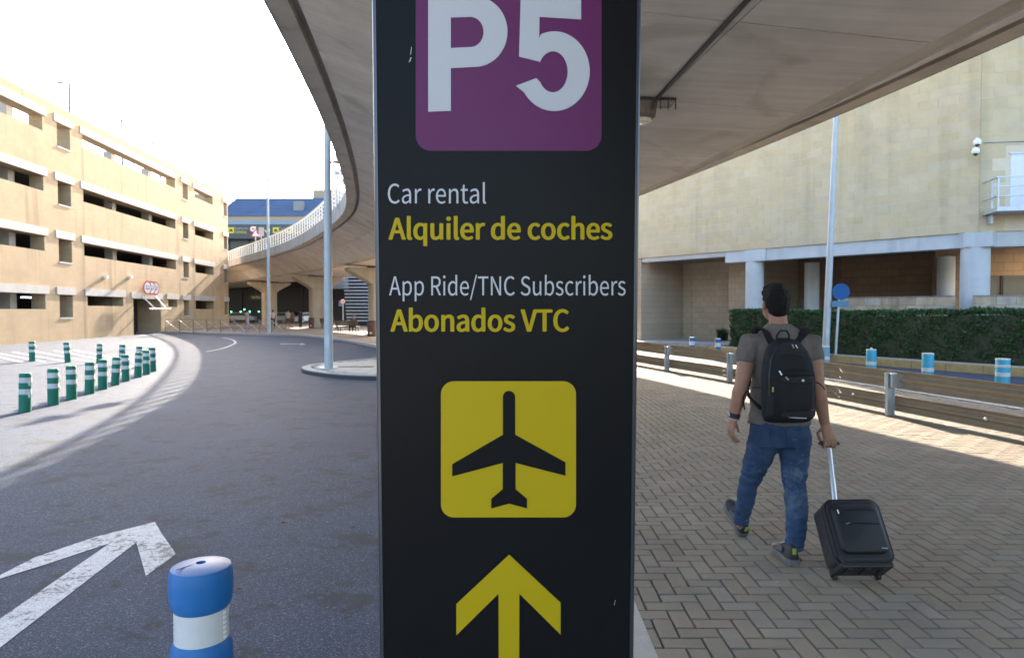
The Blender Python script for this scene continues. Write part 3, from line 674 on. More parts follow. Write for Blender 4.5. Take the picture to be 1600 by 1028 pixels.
# P (outer and counter)
Pout = [(669, -10), (669, 175), (704.5, 173.5), (704.5, 107), (742, 105)]+arc(742, 50, 51, 55, 90, -90)+[(742, -10)]
Pin = [(704.5, 28), (704.5, 75.5), (735, 74)]+arc(735, 50.5, 20.5, 23.5, 90, -90)+[]
decal('letter', [Pout, Pin], M_TWHITE, .003, plate)
five = [(814, -20), (908, -20), (908, 31), (843, 27), (842.5, 60)]+arc(866, 112, 55.5, 62.5, -112, 0)+arc(866, 112, 55.5, 62, 0, 148)+[(806, 134.5), (838, 122.5)]+arc(864, 112.7, 23, 32, 150, -152, 30)+[(841.5, 96.5), (811, 89)]
decal('letter', [five], M_TWHITE, .003, plate)
def words(body, x0, x1, ybase, ytop, m, bold, capref):
    fat = bold if bold > 0 else 0; bold = min(bold, 0); x0 += fat; x1 -= fat; ybase -= fat*.5; ytop += fat*.5
    me = text_mesh(body, 'lettering', m, bold); xs = [v.co.x for v in me.vertices]
    ref = text_mesh(capref, 'ref', m, bold); ch = max(v.co.y for v in ref.vertices); bpy.data.meshes.remove(ref)
    a, b = min(xs), max(xs)
    for v in me.vertices: v.co = ((v.co.x-a)/(b-a)*(x1-x0)+x0, -(ybase-v.co.y/ch*(ybase-ytop)), 0)
    if fat:                  # heavier weight: the same outlines laid over one another, a hair apart
        bm = bmesh.new(); src = me
        for k in range(9):
            tmp = bmesh.new(); tmp.from_mesh(src); a_ = 2*math.pi*k/8; dx, dy = (0, 0) if k == 8 else (fat*math.cos(a_), fat*.62*math.sin(a_))
            for v in tmp.verts: v.co.x += dx; v.co.y += dy; v.co.z = k*.00012
            t2 = bpy.data.meshes.new('tmp'); tmp.to_mesh(t2); tmp.free(); bm.from_mesh(t2); bpy.data.meshes.remove(t2)
        me = bpy.data.meshes.new('lettering'); bm.to_mesh(me); bm.free()
    return print_mesh('lettering', me, m, .0015)
words('Car rental', 606, 759.5, 318, 287, M_TWHITE, 0, 'C')
words('Alquiler de coches', 607, 957, 374.5, 340.5, M_TYEL, 1.3, 'A')
words('App Ride/TNC Subscribers', 608, 977.5, 461.5, 432, M_TWHITE, 0, 'A')
words('Abonados VTC', 610, 889.5, 518, 483.5, M_TYEL, 1.3, 'A')
pic = decal('airport_pictogram', [rrect(689, 595.5, 900, 808, 20)], M_TYEL, .0015)
pl = [(785.8, 679)]+[(785.8, 622)]+arc(795.3, 620.5, 9.6, 10, 180, 360, 12)+[(805, 679), (883.5, 722), (883.5, 743), (805.5, 723), (805.5, 764), (823.5, 779), (823.5, 794), (795.5, 786.5), (767.5, 794), (767.5, 779), (785.5, 764), (785.5, 723), (706.5, 744), (706.5, 725)]
decal('aeroplane', [pl], M_TOTEM, .003, pic)
decal('direction_arrow', [[(795.5, 866), (876, 941), (876, 991), (811.5, 927), (811, 1120), (779.5, 1120), (779, 927), (713, 992), (713, 943)]], M_TYEL, .0015)
# small scratches
for q in ([(641, 91), (643.5, 90), (641, 96.5), (638, 98), (640, 95)], [(642.5, 74), (643.5, 74), (642, 86), (641, 86)], [(961.2, 937), (962, 937), (960, 945), (959.2, 945)]): decal('scratch', [q], M_TWHITE, .001)
# ================================================================== BOLLARDS
M_BLUE = mat('bollard_blue', (.006, .105, .31), .45, var=.14, vscale=14, spec=.35, wear=((.05, .10, .2), 40, .92))
bb = P(314, 880, 2.28); bb = Vector((bb.x, bb.y, 0))
t = thing('blue_bollard', bb, 'blue hourglass bollard with white reflective band in the foreground', 'bollard')
rB = .1005
topz = P(314, 880, 2.28).z+.004
prof_low = [(rB*.93, 0), (rB*.98, .02), (rB*.98, topz-.30), (rB*.95, topz-.275), (rB*.86, topz-.255)]
MB().lathe([(.19, .0), (.19, .02), (rB*1.25, .06), (rB*.98, .061)], bb, 40).build('foot', M_BLUE, t, smooth=True)
MB().lathe(prof_low, bb, 48).build('body', M_BLUE, t, smooth=True)
waist = MB().lathe([(rB*.86, topz-.256), (rB*.845, topz-.20), (rB*.86, topz-.149)], bb, 48).build('reflective_band', M_BAND, t, smooth=True)
MB().lathe([(rB*.86, topz-.15), (rB*.95, topz-.135), (rB*.995, topz-.11), (rB*1.0, topz-.06), (rB*.985, topz-.028), (rB*.93, topz-.012), (rB*.6, topz-.002), (.016, topz), (.014, topz-.012), (.002, topz-.013)], bb, 48).build('cap', M_BLUE, t, smooth=True)
MB().box(bb+Vector((-.035, -.04, topz-.0012)), (.0022, .06, .003), R(-35)).build('cap_slit', M_DARK, t)
M_REFL = mat('reflective_square', (.8, .8, .8), .2)
for k in range(6):
    for a in (-168, -12, -8):
        th = R(a); r_ = rB*.858; MB().box(bb+Vector((math.cos(th)*r_, math.sin(th)*r_, topz-.245+k*.0165)), (.003, .0085, .0095), th).build('reflective_square', M_REFL, waist)
# green road bollards
M_GRN = mat('bollard_green', (.003, .125, .085), .5, var=.2, spec=.3, vscale=12)
M_GRNLT = MATS['bollard_green']
def green_proto(h, r):
    t = thing('green_bollard', (0, 0, 0), 'x', 'bollard')
    MB().lathe([(r*1.0, 0), (r*1.02, .01), (r, .02), (r*.99, h*.93), (r*.96, h*.975), (r*.85, h), (.002, h+.004)], n=24).build('post', M_GRN, t, smooth=True, local=True)
    for z in (.46, .755): MB().lathe([(r*1.006, h*z), (r*1.008, h*(z+.005)), (r*1.008, h*(z+.13)), (r*1.006, h*(z+.135))], n=24).build('reflective_band', M_BAND, t, smooth=True, local=True)
    for k in range(3): MB().box((r*.98, 0, .05+k*.035), (.012, .03, .014)).build('bolt', M_GRN, t, local=True)
    return t
near_row = [(39, 643.5, 583), (83.5, 632.5, 576), (112, 623.5, 571.5), (140, 615, 566), (160.5, 608, 561.5), (180, 601.5, 558), (196.5, 595.5, 554.5), (215.5, 589.5, 550.5), (229, 585, 547.5), (238.5, 580.5, 543)]
far_row = [(50.5, 564.5, 533.5), (106, 566, 535), (155, 567, 537.5), (190.5, 570.5, 538.5), (218.5, 573.5, 541)]
proto = None; ordn = ['nearest', 'second', 'third', 'fourth', 'fifth', 'sixth', 'seventh', 'eighth', 'ninth', 'tenth']
def place_green(u, v, vt, label, k, grp):
    global proto
    if proto is None: proto = green_proto(.66, .092); o = proto
    else: o = copy_tree(proto)
    p = G(u, v, ROADZ); o.location = (p.x, p.y, ROADZ); h = (EYE+(HZ-vt)/F*p.y)-ROADZ
    s = h/.66; o.scale = (max(.85, min(1.25, s)),)*2+(s,)
    o.rotation_euler = (rnd.gauss(0, .025), rnd.gauss(0, .03), rnd.gauss(0, .3)); o['label'] = label; o['group'] = grp
    return o
for k, q in enumerate(near_row): 
    o = place_green(*q, ('nearest green bollard of the front row, with peeling white band' if k == 0 else f'{ordn[k]} green banded bollard from the left in the front row'), k, 'green bollards along the lane edge')
    if k == 0:
        for z in (.36, .56): MB().add([(.09, -.02, z), (.092, .03, z), (.13, .01, z-.10), (.125, -.01, z-.115), (.105, 0, z-.02)], [(0, 1, 2, 4), (0, 4, 2, 3)]).build('peeling_strip', M_BAND, o, local=True)
for k, q in enumerate(far_row): place_green(*q, f'{["leftmost", "second", "third", "fourth", "fifth"][k]} green banded bollard in the back row by the hatching', k, 'green bollards by the hatching')
# pale blue bollards behind the guardrail
M_CYAN = mat('bollard_sky_blue', (.02, .29, .42), .45, var=.2, vscale=10); M_CYAN2 = mat('bollard_faded_blue', (.14, .27, .36), .5, var=.2, vscale=10)
M_WORN = mat('worn_white', (.55, .55, .52), .6, var=.2, vscale=15)
def pale_bollard(u, vt, Y, r, label, m, bands, chip=False):
    p = P(u, vt, Y); h = p.z-ROADZ; b = Vector((p.x, p.y, ROADZ)); t = thing('road_bollard', b, label, 'bollard', 'bollards beyond the guardrail')
    MB().lathe([(r*1.02, 0), (r, .02), (r, h-.015), (r*.95, h-.004), (.003, h)], b, 22).build('post', m, t, smooth=True)
    MB().lathe([(r*1.02, h-.022), (r*1.03, h-.016), (r*.99, h+.006), (.003, h+.012)], b, 22).build('cap', M_WORN, t, smooth=True)
    for z0, z1 in bands: MB().lathe([(r*1.008, h-z1), (r*1.012, h-z1+.003), (r*1.012, h-z0-.003), (r*1.008, h-z0)], b, 22).build('reflective_band', M_WORN, t, smooth=True)
    if chip: MB().ell(b+Vector((0, 0, h+.02)), (.04, .03, .035), 8).build('cap_knob', M_WORN, t)
pale_bollard(1290, 541, 20.5, .12, 'faded grey-blue bollard behind the guardrail at the man\'s right shoulder', M_CYAN2, [(.30, .40)])
pale_bollard(1361.5, 546, 19, .13, 'sky blue bollard with knobbed cap, left of three beyond the guardrail', M_CYAN, [(.33, .43)], True)
pale_bollard(1450, 552, 17.3, .137, 'sky blue bollard, middle of three beyond the guardrail', M_CYAN, [(.36, .46)])
pale_bollard(1567, 560.5, 15.6, .145, 'worn sky blue and white striped bollard near the right frame edge', M_CYAN, [(.13, .19), (.31, .40)])
pale_bollard(1081.5, 527, 26, .10, 'blue and white striped bollard beyond the guardrail, nearer the sign', M_BLUE, [(.15, .30), (.42, .52)])
pale_bollard(1122, 529, 25, .10, 'blue and white striped bollard beyond the guardrail at the hedge end', M_BLUE, [(.15, .30), (.42, .52)])
for k, (u_, v0, v1) in enumerate(((1036, 506, 528), (1081.5, 506, 530), (1122, 503, 530))):
    p = G(u_, v0+22, .05); h = EYE+(HZ-v0)/F*p.y-.05; t = thing('slim_bollard', (p.x, p.y, .05), ['slim pale post on the forecourt nearest the sign', 'slim pale post on the forecourt between two others', 'slim pale post on the forecourt beside the hedge end'][k], 'bollard', 'slim forecourt posts')
    MB().tube([(p.x, p.y, .05), (p.x, p.y, .05+h)], .045, 10).build('post', mat('post_steel', (.4, .4, .4), .4, metal=.5), t); MB().lathe([(.05, h-.1), (.05, h)], (p.x, p.y, .05), 12).build('cap', M_WORN, t)
# ================================================================== GUARDRAIL
M_RUST = mat('weathered_rail', (.31, .25, .18), .6, metal=.25, var=.14, vscale=3, streak=(.15, 3))
gr = thing('guardrail', (5.83, 10.35, 0), 'double-beam weathered steel guardrail along the paved walkway', 'guardrail')
gpath = resample(catmull([(railx(Y), Y, 0) for Y in (0, 3, 5.5, 7.6, 10.35, 15.28, 18.05, 21.5, 30, 40)], 10), .5)
gpath = smooth_path(gpath, 8)
def wprof(z0, hgt, dep):
    pts = []
    for k in range(17):
        t_ = k/16; pts.append((dep*(.5+.5*math.cos(4*math.pi*t_)), z0+hgt*t_))
    return pts
def beam(pp, z0, hgt, nm, side=.05):
    rs = []
    for i, p in enumerate(pp):
        t_ = (pp[min(i+1, len(pp)-1)]-pp[max(i-1, 0)]).normalized(); nn = Vector((-t_.y, t_.x, 0))   # towards the walkway (left of travel)
        pr = wprof(z0, hgt, .085)
        front = [p+nn*(-side-.075+d)+Vector((0, 0, z)) for d, z in pr]; back = [p+nn*(-side-.079+d)+Vector((0, 0, z)) for d, z in pr[::-1]]
        rs.append(front+back)
    return MB().rings(rs).build(nm, M_RUST, gr, smooth=True)
for k in range(0, len(gpath)-9, 8):
    seg = gpath[k:k+9]; dz = rnd.gauss(0, .004)
    b_ = beam(seg, .415+dz, .275, 'beam'); b2 = beam(seg, .07+dz, .235, 'lower_beam')
for Y in (1.5, 5.0, 10.35, 15.28, 18.4, 22.0, 26, 30):
    p = min(gpath, key=lambda q: abs(q.y-Y)); i = gpath.index(p); t_ = (gpath[i+1]-gpath[i-1]).normalized(); rz = math.atan2(t_.y, t_.x)
    nn = Vector((-t_.y, t_.x, 0)); c = p+nn*.07; hgt = .655
    post = MB()
    Mz = Matrix.Rotation(rz, 3, 'Z')
    post.box(c+Vector((0, 0, hgt/2)), (.006, .12, hgt), rz)
    for s_ in (-1, 1): post.box(c+Mz@Vector((-.027, s_*.06, 0))+Vector((0, 0, hgt/2)), (.055, .006, hgt), rz)
    po = post.build('post', M_GALV, gr)
    MB().box(c-nn*.10+Vector((0, 0, hgt-.12)), (.15, .24, .22), rz).build('spacer_block', M_GALV, po, bevel=.012)
    MB().tube([c-nn*.02+Mz@Vector((.10, 0, 0))+Vector((0, 0, .40)), c-nn*.08+Mz@Vector((.11, 0, 0))+Vector((0, 0, .22))], .018, 8).build('stay', M_GALV, po)
for (u_, v_) in ((1333, 616), (1540, 654)):
    c = G(u_, v_, .24); MB().ell(c, (.02, .02, .02), 8).build('stud', M_WORN, gr)
# ================================================================== HEDGE
M_LEAF = mat('hedge_leaf', (.035, .085, .028), .6, var=.4, vscale=3.5, island=.4, spec=.3)
M_TWIG = mat('hedge_twig', (.11, .085, .06), .9)
hline = catmull([Vector(p) for p in [(20.0, 8, 0), (16.4, 15, 0), (14.2, 19.2, 0), (11.9, 24.0, 0), (10.15, 28.3, 0), (9.6, 30.2, 0)]], 10); hline = resample(hline, .5)
hedge = thing('hedge', (11.9, 24, 0), 'long clipped dark green hedge behind the guardrail', 'hedge')
HT = 1.60
hr = random.Random(5)
mb = MB(); core = MB()
rs = []
for i, p in enumerate(hline):
    t_ = (hline[min(i+1, len(hline)-1)]-hline[max(i-1, 0)]).normalized(); nn = Vector((t_.y, -t_.x, 0)); hh = HT+.10*math.sin(i*.31)*.3
    rs.append([p+nn*.12+Vector((0, 0, .05)), p+nn*.12+Vector((0, 0, hh-.16)), p+nn*.85+Vector((0, 0, hh-.16)), p+nn*.85+Vector((0, 0, .05))])
core.rings(rs).build('inner_mass', mat('hedge_inner', (.045, .055, .03), .95, var=.4, vscale=6), hedge)
def leaf(c, d, sz):
    d = d.normalized(); s_ = Vector((hr.gauss(0, 1), hr.gauss(0, 1), hr.gauss(0, 1))).cross(d).normalized()*sz*.42
    mb.add([c, c+d*sz*.5+s_, c+d*sz, c+d*sz*.5-s_], [(0, 1, 2, 3)])
L_ = len(hline)
for k in range(46000):
    f = hr.random()*(L_-1.001); i = int(f); p = hline[i].lerp(hline[i+1], f-i); t_ = (hline[i+1]-hline[i]).normalized(); nn = Vector((t_.y, -t_.x, 0)); hh = HT+.03*math.sin(i*.31)+.02*math.sin(i*1.7)
    q = hr.random()
    if q < .50:      # front face
        z = hr.uniform(.06, hh); lump = .05*math.sin(f*2.3+z*4)+.04*math.sin(f*5.1-z*7)
        c = p+nn*(.05+hr.random()*.13+lump)+Vector((0, 0, z)); d = -nn+Vector((hr.gauss(0, .7), hr.gauss(0, .7), hr.gauss(.3, .7)))
        if hr.random() < .35*max(0, 1-z/1.0): continue
    elif q < .86:    # top
        c = p+nn*hr.uniform(.05, .95)+Vector((0, 0, hh-hr.random()*.16+.02*math.sin(f*3))); d = Vector((hr.gauss(0, .5), hr.gauss(0, .5), 1.1))
    elif q < .93:
        c = p+nn*(.95-hr.random()*.1)+Vector((0, 0, hr.uniform(.1, hh))); d = nn+Vector((hr.gauss(0, .7), hr.gauss(0, .7), .3))
    else:            # far end face
        e = hline[-1]; t2 = (hline[-1]-hline[-2]).normalized(); n2 = Vector((t2.y, -t2.x, 0)); c = e+n2*hr.uniform(.05, .95)+t2*hr.uniform(-.05, .12)+Vector((0, 0, hr.uniform(.05, hh))); d = t2+Vector((hr.gauss(0, .7), hr.gauss(0, .7), .3))
    leaf(c, d, hr.uniform(.05, .10))
tag(mb.build('foliage', M_LEAF, hedge), kind='stuff')
for k in range(90):
    f = hr.random()*(L_-1.001); i = int(f); p = hline[i].lerp(hline[i+1], f-i); t_ = (hline[i+1]-hline[i]).normalized(); nn = Vector((t_.y, -t_.x, 0))
    a = p+nn*.25+Vector((0, 0, .03)); b_ = a-nn*hr.uniform(.10, .2)+t_*hr.gauss(0, .15)+Vector((0, 0, hr.uniform(.5, 1.2)))
    MB().tube([a, a.lerp(b_, .5)+t_*hr.gauss(0, .05), b_], [.016, .012, .006], 5).build('branch', M_TWIG, hedge)
# ================================================================== RIGHT BUILDING
C0 = Vector((16.32, 23.97, 0)); d1 = Vector((-.6247, .7809, 0)); n1 = Vector((-.7809, -.6247, 0)); d2 = Vector((.972, -.235, 0)); n2 = Vector((-.235, -.972, 0))
M_BLK = mat('limestone_block', (.52, .435, .29), .85, var=.10, vscale=2.0, bump=.3, bscale=40, island=.045, spec=.25, streak=(.18, 1.5))
M_MORT = mat('pale_mortar', (.60, .53, .41), .9, var=.1)
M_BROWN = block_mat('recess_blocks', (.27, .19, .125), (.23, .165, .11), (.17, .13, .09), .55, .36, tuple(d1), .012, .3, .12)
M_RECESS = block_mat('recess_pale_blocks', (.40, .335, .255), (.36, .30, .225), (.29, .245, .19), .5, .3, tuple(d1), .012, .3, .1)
M_BLUEC = mat('painted_concrete', (.46, .50, .53), .75, var=.12, vscale=2, streak=(.2, 2))
rb = thing('stone_building', C0, 'yellowish limestone block building raised on round columns', 'building')
ZB, ZT = 4.36, 16.0
def FW(s, z, dep=0): return C0+d1*s-n1*dep+Vector((0, 0, z))
def FR(s, z, dep=0): return C0+d2*s-n2*dep+Vector((0, 0, z))
def slab(mb, fn, s0, s1, z0, z1, a, b):
    return mb.add([fn(s0, z0, a), fn(s1, z0, a), fn(s1, z0, b), fn(s0, z0, b), fn(s0, z1, a), fn(s1, z1, a), fn(s1, z1, b), fn(s0, z1, b)], [(0, 1, 2, 3), (4, 5, 6, 7), (0, 1, 5, 4), (1, 2, 6, 5), (2, 3, 7, 6), (3, 0, 4, 7)])
slab(MB(), FW, 0, 15.75, ZB, ZT, .007, .5).build('backing_wall', M_MORT, rb)
slab(MB(), FR, 0.02, 12, ZB, ZT, .007, .5).build('backing_wall', M_MORT, rb)
blocks = []
BWd, BHt = .66, .33
for row in range(int((ZT-ZB)/BHt)):
    z = ZB+row*BHt; o_ = (row % 2)*.5*BWd
    s = -o_
    while s < 15.7:
        a, b_ = max(s, 0), min(s+BWd, 15.75)
        if b_-a > .1: blocks.append((FW, a+.006, b_-.006, z+.006, z+BHt-.006))
        s += BWd
for row in range(int((ZT-ZB)/.42)):
    z = ZB+row*.42; s = -(row % 2)*.4
    while s < 10:
        a, b_ = max(s, .01), s+.8
        if b_-a > .1: blocks.append((FR, a+.006, b_-.006, z+.006, z+.414))
        s += .8
DOOR = (.95, 3.2, 5.9-1.15, 7.0)
vis_b, rest_b = [], []
for q in blocks:
    fn, a, b_, z0, z1 = q
    if fn is FR and a < DOOR[1] and b_ > DOOR[0] and z0 < DOOR[3] and z1 > DOOR[2]: continue
    c = fn((a+b_)/2, (z0+z1)/2); u_ = CX+F*c.x/c.y; v_ = HZ-F*(c.z-EYE)/c.y
    # inside the picture and not behind the viaduct edge (line from (1000,312) to (1600,42))
    sees = 1000 < u_ < 1600 and v_ > 312-(u_-1000)*.45
    (vis_b if sees else rest_b).append((c.y, q))
vis_b.sort(key=lambda e: e[0]); rest_b += vis_b[300:]; vis_b = vis_b[:300]
for _, (fn, a, b_, z0, z1) in vis_b: slab(MB(), fn, a, b_, z0, z1, rnd.uniform(-.002, .003), .05).build('block', M_BLK, rb)
mb = MB()
for _, (fn, a, b_, z0, z1) in rest_b: slab(mb, fn, a, b_, z0, z1, rnd.uniform(-.002, .003), .05)
tag(mb.build('block_courses', M_BLK, rb), kind='stuff')
# ring beam, soffit, columns
sl1 = (lambda u_: (lambda d: ((C0.x*d.y-C0.y*d.x)/(d1.y*d.x-d1.x*d.y)))(ray(u_, 486)))
sB = sl1(1131)
slab(MB(), FW, .3, sB, 3.84, ZB-.004, .08, .75).build('ring_beam', M_BLUEC, rb)
slab(MB(), FR, -.35, 11, 3.84, ZB-.004, .08, .75).build('ring_beam', M_BLUEC, rb)
slab(MB(), FW, -.4, 15.7, ZB-.12, ZB-.006, .76, 12).build('soffit', mat('soffit_paint', (.20, .17, .14), .9), rb)
slab(MB(), FW, sB+.02, 15.3, ZB-.22, ZB-.01, .1, .5).build('shutter_rail', M_GALV, rb)
for u_, dep, r_, z0 in ((1178.5, .42, .40, 0), (1522, .42, .455, 0), (1268, 3.4, .33, 0), (1477, 4.2, .33, 0)):
    s = sl1(u_); p = FW(s, 0, dep); 
    for _ in range(4): s -= (u_-(CX+F*p.x/p.y))*p.y/F; p = FW(s, 0, dep)
    MB().lathe([(r_, z0), (r_, 3.84)], (p.x, p.y, 0), 28).build('column', M_BLUEC, rb, smooth=True)
# capital blocks between beam and near columns
for u_ in (1178.5, 1522):
    s = sl1(u_); slab(MB(), FW, s-.52, s+.52, 3.83, ZB-.008, .02, .9).build('beam_block', M_BLUEC, rb)
# recessed ground-floor walls
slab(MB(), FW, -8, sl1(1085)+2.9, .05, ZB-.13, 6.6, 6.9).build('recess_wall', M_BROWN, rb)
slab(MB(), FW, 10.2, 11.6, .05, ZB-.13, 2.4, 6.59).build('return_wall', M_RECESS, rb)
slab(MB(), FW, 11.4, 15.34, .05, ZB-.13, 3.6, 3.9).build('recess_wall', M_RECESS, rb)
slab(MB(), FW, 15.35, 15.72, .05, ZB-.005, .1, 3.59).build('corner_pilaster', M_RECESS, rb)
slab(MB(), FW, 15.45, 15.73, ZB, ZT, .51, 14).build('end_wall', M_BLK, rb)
slab(MB(), FW, -10, 15.4, .05, ZB-.13, 12.02, 12.4).build('back_wall', M_BROWN, rb)  # unseen back and end walls, added to keep sun out of the recess
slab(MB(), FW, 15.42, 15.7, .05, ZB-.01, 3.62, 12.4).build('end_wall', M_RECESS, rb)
slab(MB(), FW, 8.9, 10.1, .05, 2.2, 6.5, 6.59).build('grey_door', mat('grey_door', (.22, .215, .21), .7), rb)
# low block wall in front of the columns
M_LOW = mat('low_wall_block', (.40, .34, .26), .9, var=.25, vscale=3, bump=.4, bscale=40, island=.18, streak=(.35, 3))
lw = thing('low_wall', FW(0, 0, -.6), 'low sandy block wall behind the hedge, darkened along its top', 'wall')
def lowrun(fn, s0, s1):
    for row in range(7):
        z = .06+row*.29; s = s0-(row % 2)*.3
        while s < s1:
            a, b_ = max(s, s0), min(s+.6, s1)
            if b_-a > .08 : slab(MB(), fn, a+.005, b_-.005, z+.005, z+.285, -.65+rnd.uniform(-.006, .006), -.37).build('block', M_LOW, lw)
            s += .6
    slab(MB(), fn, s0, s1, 2.093, 2.13, -.67, -.35).build('coping', mat('stained_coping', (.22, .20, .18), .9, var=.5, vscale=5), lw)
lowrun(FW, .55, 4.6); lowrun(FR, -.28, 5.2)
# windows far right under the building
slab(MB(), FR, .3, 9, .05, ZB-.13, 5.0, 5.3).build('recess_wall', M_BROWN, rb)
for k in range(3):
    w0 = .5+k*1.3+.9
    fr_ = slab(MB(), FR, w0, w0+1.2, 2.0, 3.05, 4.9, 4.99).build('window', M_DARK, rb)
    slab(MB(), FR, w0+.06, w0+1.14, 2.06, 2.99, 4.86, 4.895).build('pane', mat('window_glass', (.05, .05, .05), .08, spec=.8), fr_)
# upstairs door, balcony, cameras
dr = slab(MB(), FR, DOOR[0], DOOR[1], DOOR[2]+.3, DOOR[3], -.0, .04).build('door', mat('white_door', (.62, .66, .70), .5, var=.05), rb)
slab(MB(), FR, DOOR[0]-.05, DOOR[1]+.05, DOOR[3]+.002, DOOR[3]+.05, -.03, .04).build('door_head', M_GALV, dr)
bal = slab(MB(), FR, .12, 7, 4.92, 5.06, -1.1, .0).build('balcony', M_GALV, rb)
for k in range(7):
    slab(MB(), FR, .14+k*.85, .19+k*.85, 5.06, 6.05, -1.08, -1.03).build('baluster', M_GALV, bal)
for z in (6.03, 5.72, 5.4): slab(MB(), FR, .10, 7, z, z+.04, -1.085, -1.025).build('handrail', M_GALV, bal)
for dd in (-.6,): slab(MB(), FR, .14, .19, 5.06, 6.05, dd, dd+.05).build('baluster', M_GALV, bal)
for z in (6.03, 5.4): slab(MB(), FR, .12, .17, z, z+.04, -1.02, 0).build('handrail', M_GALV, bal)
slab(MB(), FR, .25, .32, 4.6, 4.918, -.3, .0).build('bracket', M_GALV, bal)
for k, (u_, v_) in enumerate(((1527, 224), (1524.5, 238))):
    c = P(u_, v_, 23.55); t = thing('security_camera', tuple(c), ['upper white dome security camera on the stone building corner', 'lower white dome security camera on the stone building corner'][k], 'camera', 'security cameras on the stone building')
    MB().lathe([(.10, -.05), (.13, .0), (.11, .10), (.05, .16)], c, 14).build('housing', M_WHITE, t, smooth=True); MB().ell(c+Vector((0, 0, -.06)), (.07, .07, .07), 10).build('lens_dome', M_BLACK, t, smooth=True)
    e = C0+Vector((-.02, 0, c.z+.12)); MB().tube([c+Vector((0, 0, .14)), c+Vector((.05, .1, .18)), e], .03, 8).build('arm', M_WHITE, t)
cb_ = MB().tube([FR(.1, P(1530, 225, 23.9).z+.05, -.02), FR(2, P(1600, 221, 23.6).z, -.02), FR(6, P(1600, 221, 23.6).z+.05, -.02)], .02, 6).build('wall_cable', M_GALV); tag(cb_, 'thin grey cable running right from the security cameras', 'cable')
# lamp post and round sign on the verge
b_ = G(1291.5, 556, .02); b_ = Vector((10.55, 22.95, .12)); street_lamp('street_lamp', b_, 13, 'slim pale lamp post behind the guardrail, in front of the stone building', [(-.9, -.2, 0)], .115, .07, lean=(.42, 0))
c = P(1314, 456, 22.8); bs = Vector((P(1306, 540, 22.8).x, 22.8, .12)); t = thing('round_sign', bs, 'round blue road sign with small plate on a slim post', 'sign')
Ms = disc_M((-.15, -1, 0)); MB().tube([bs, Vector((c.x-.02, c.y+.05, c.z+.2))], .04, 10).build('post', M_GALV, t)
MB().lathe([(.275, -.012), (.275, .006)], c, 32, Ms).build('disc', M_SIGNBLUE, t)
MB().box(c+Vector((-.02, 0, -.4)), (.56, .02, .2), 0).build('plate', mat('plate_blue', (.04, .16, .28), .4), t)
# shrub by the recess wall
def tuft(c, n_, h, label):
    t = thing('shrub', c, label, 'shrub'); mbx = MB()
    for k in range(n_):
        a = rnd.random()*6.28; d = Vector((math.cos(a)*rnd.random()*.6, math.sin(a)*rnd.random()*.6, 1)).normalized(); p0 = Vector(c)+Vector((rnd.gauss(0, .1), rnd.gauss(0, .1), 0)); s_ = d.cross(Vector((1, 0, 0))).normalized()*.035; hh = h*rnd.uniform(.5, 1)
        mbx.add([p0-s_, p0+s_, p0+d*hh*.6+s_*1.2, p0+d*hh, p0+d*hh*.6-s_*1.2], [(0, 1, 2, 3, 4)])
    tag(mbx.build('foliage', M_LEAF, t), kind='stuff'); MB().tube([c, Vector(c)+Vector((0, 0, h*.4))], .02, 6).build('stem', M_TWIG, t)
pp = FW(12.6, .05, 3.3); tuft(pp, 140, .75, 'small green shrub at the foot of the recessed stone wall')
# ================================================================== FAR END
TY = 122.0
M_ROOF = mat('blue_tile_roof', (.085, .125, .21), .8, spec=.15, var=.12, vscale=.4)
M_GLASSW = mat('dark_curtain_wall', (.035, .042, .05), .35, var=.2, vscale=.3)
M_TBAND = mat('terminal_stone', (.36, .29, .20), .9, var=.1)
M_TBLUE = mat('terminal_steel', (.20, .28, .36), .6)
tb = thing('terminal', (P(450, 486, TY).x, TY, 0), 'airport terminal with blue roof and dark glazed front', 'building')
def zf(v, Y=TY): return P(400, v, Y).z
xl, xr = P(300, 400, TY).x, P(760, 400, TY).x
MB().box(((xl+xr)/2, TY+8.2, zf(352)/2), (xr-xl, 16, zf(352))).build('wall', M_GLASSW, tb)
MB().box(((xl+xr)/2, TY+7.6, (zf(339)+zf(347))/2), (xr-xl+1, 17.4, zf(339)-zf(347))).build('stone_band', M_TBAND, tb)
MB().box(((xl+xr)/2, TY+7.5, (zf(347.2)+zf(353))/2), (xr-xl+1.6, 18.2, zf(347.2)-zf(353))).build('steel_band', M_TBLUE, tb)
z0 = zf(339)-.05; z1 = P(400, 313, TY+6).z+.4; xa = P(340, 400, TY).x; xb = xr
rf = MB().add([(xa, TY-1.3, z0), (xb, TY-1.3, z0), (xb, TY+17, z0), (xa, TY+17, z0), (P(371, 400, TY+6).x, TY+6, z1), (xb, TY+6, z1), (xb, TY+11, z1), (P(371, 400, TY+6).x, TY+11, z1)], [(0, 1, 5, 4), (1, 2, 6, 5), (2, 3, 7, 6), (3, 0, 4, 7), (4, 5, 6, 7), (0, 1, 2, 3)]).build('roof', M_ROOF, tb)
for k in range(12):   # standing tile courses
    t_ = (k+.5)/12; y = TY-1.3+7.3*t_; z = z0+(z1-z0)*t_; x0_ = xa+(P(371, 400, TY+6).x-xa)*t_
    MB().box(((x0_+xb)/2, y, z+.02), (xb-x0_-.1, .10, .10)).build('roof_batten', M_ROOF, rf)
MB().box((P(466.5, 320, TY+1).x, TY+1.2, P(466.5, 320, TY).z-.1), (1.7, 1.0, 1.7)).build('roof_unit', mat('roof_unit', (.22, .23, .23), .8), rf)
MB().box((P(510, 312, TY+12).x, TY+14, P(510, 312, TY+12).z-.6), (5.2, 4, 5)).build('roof_tower', M_TBAND, rf)
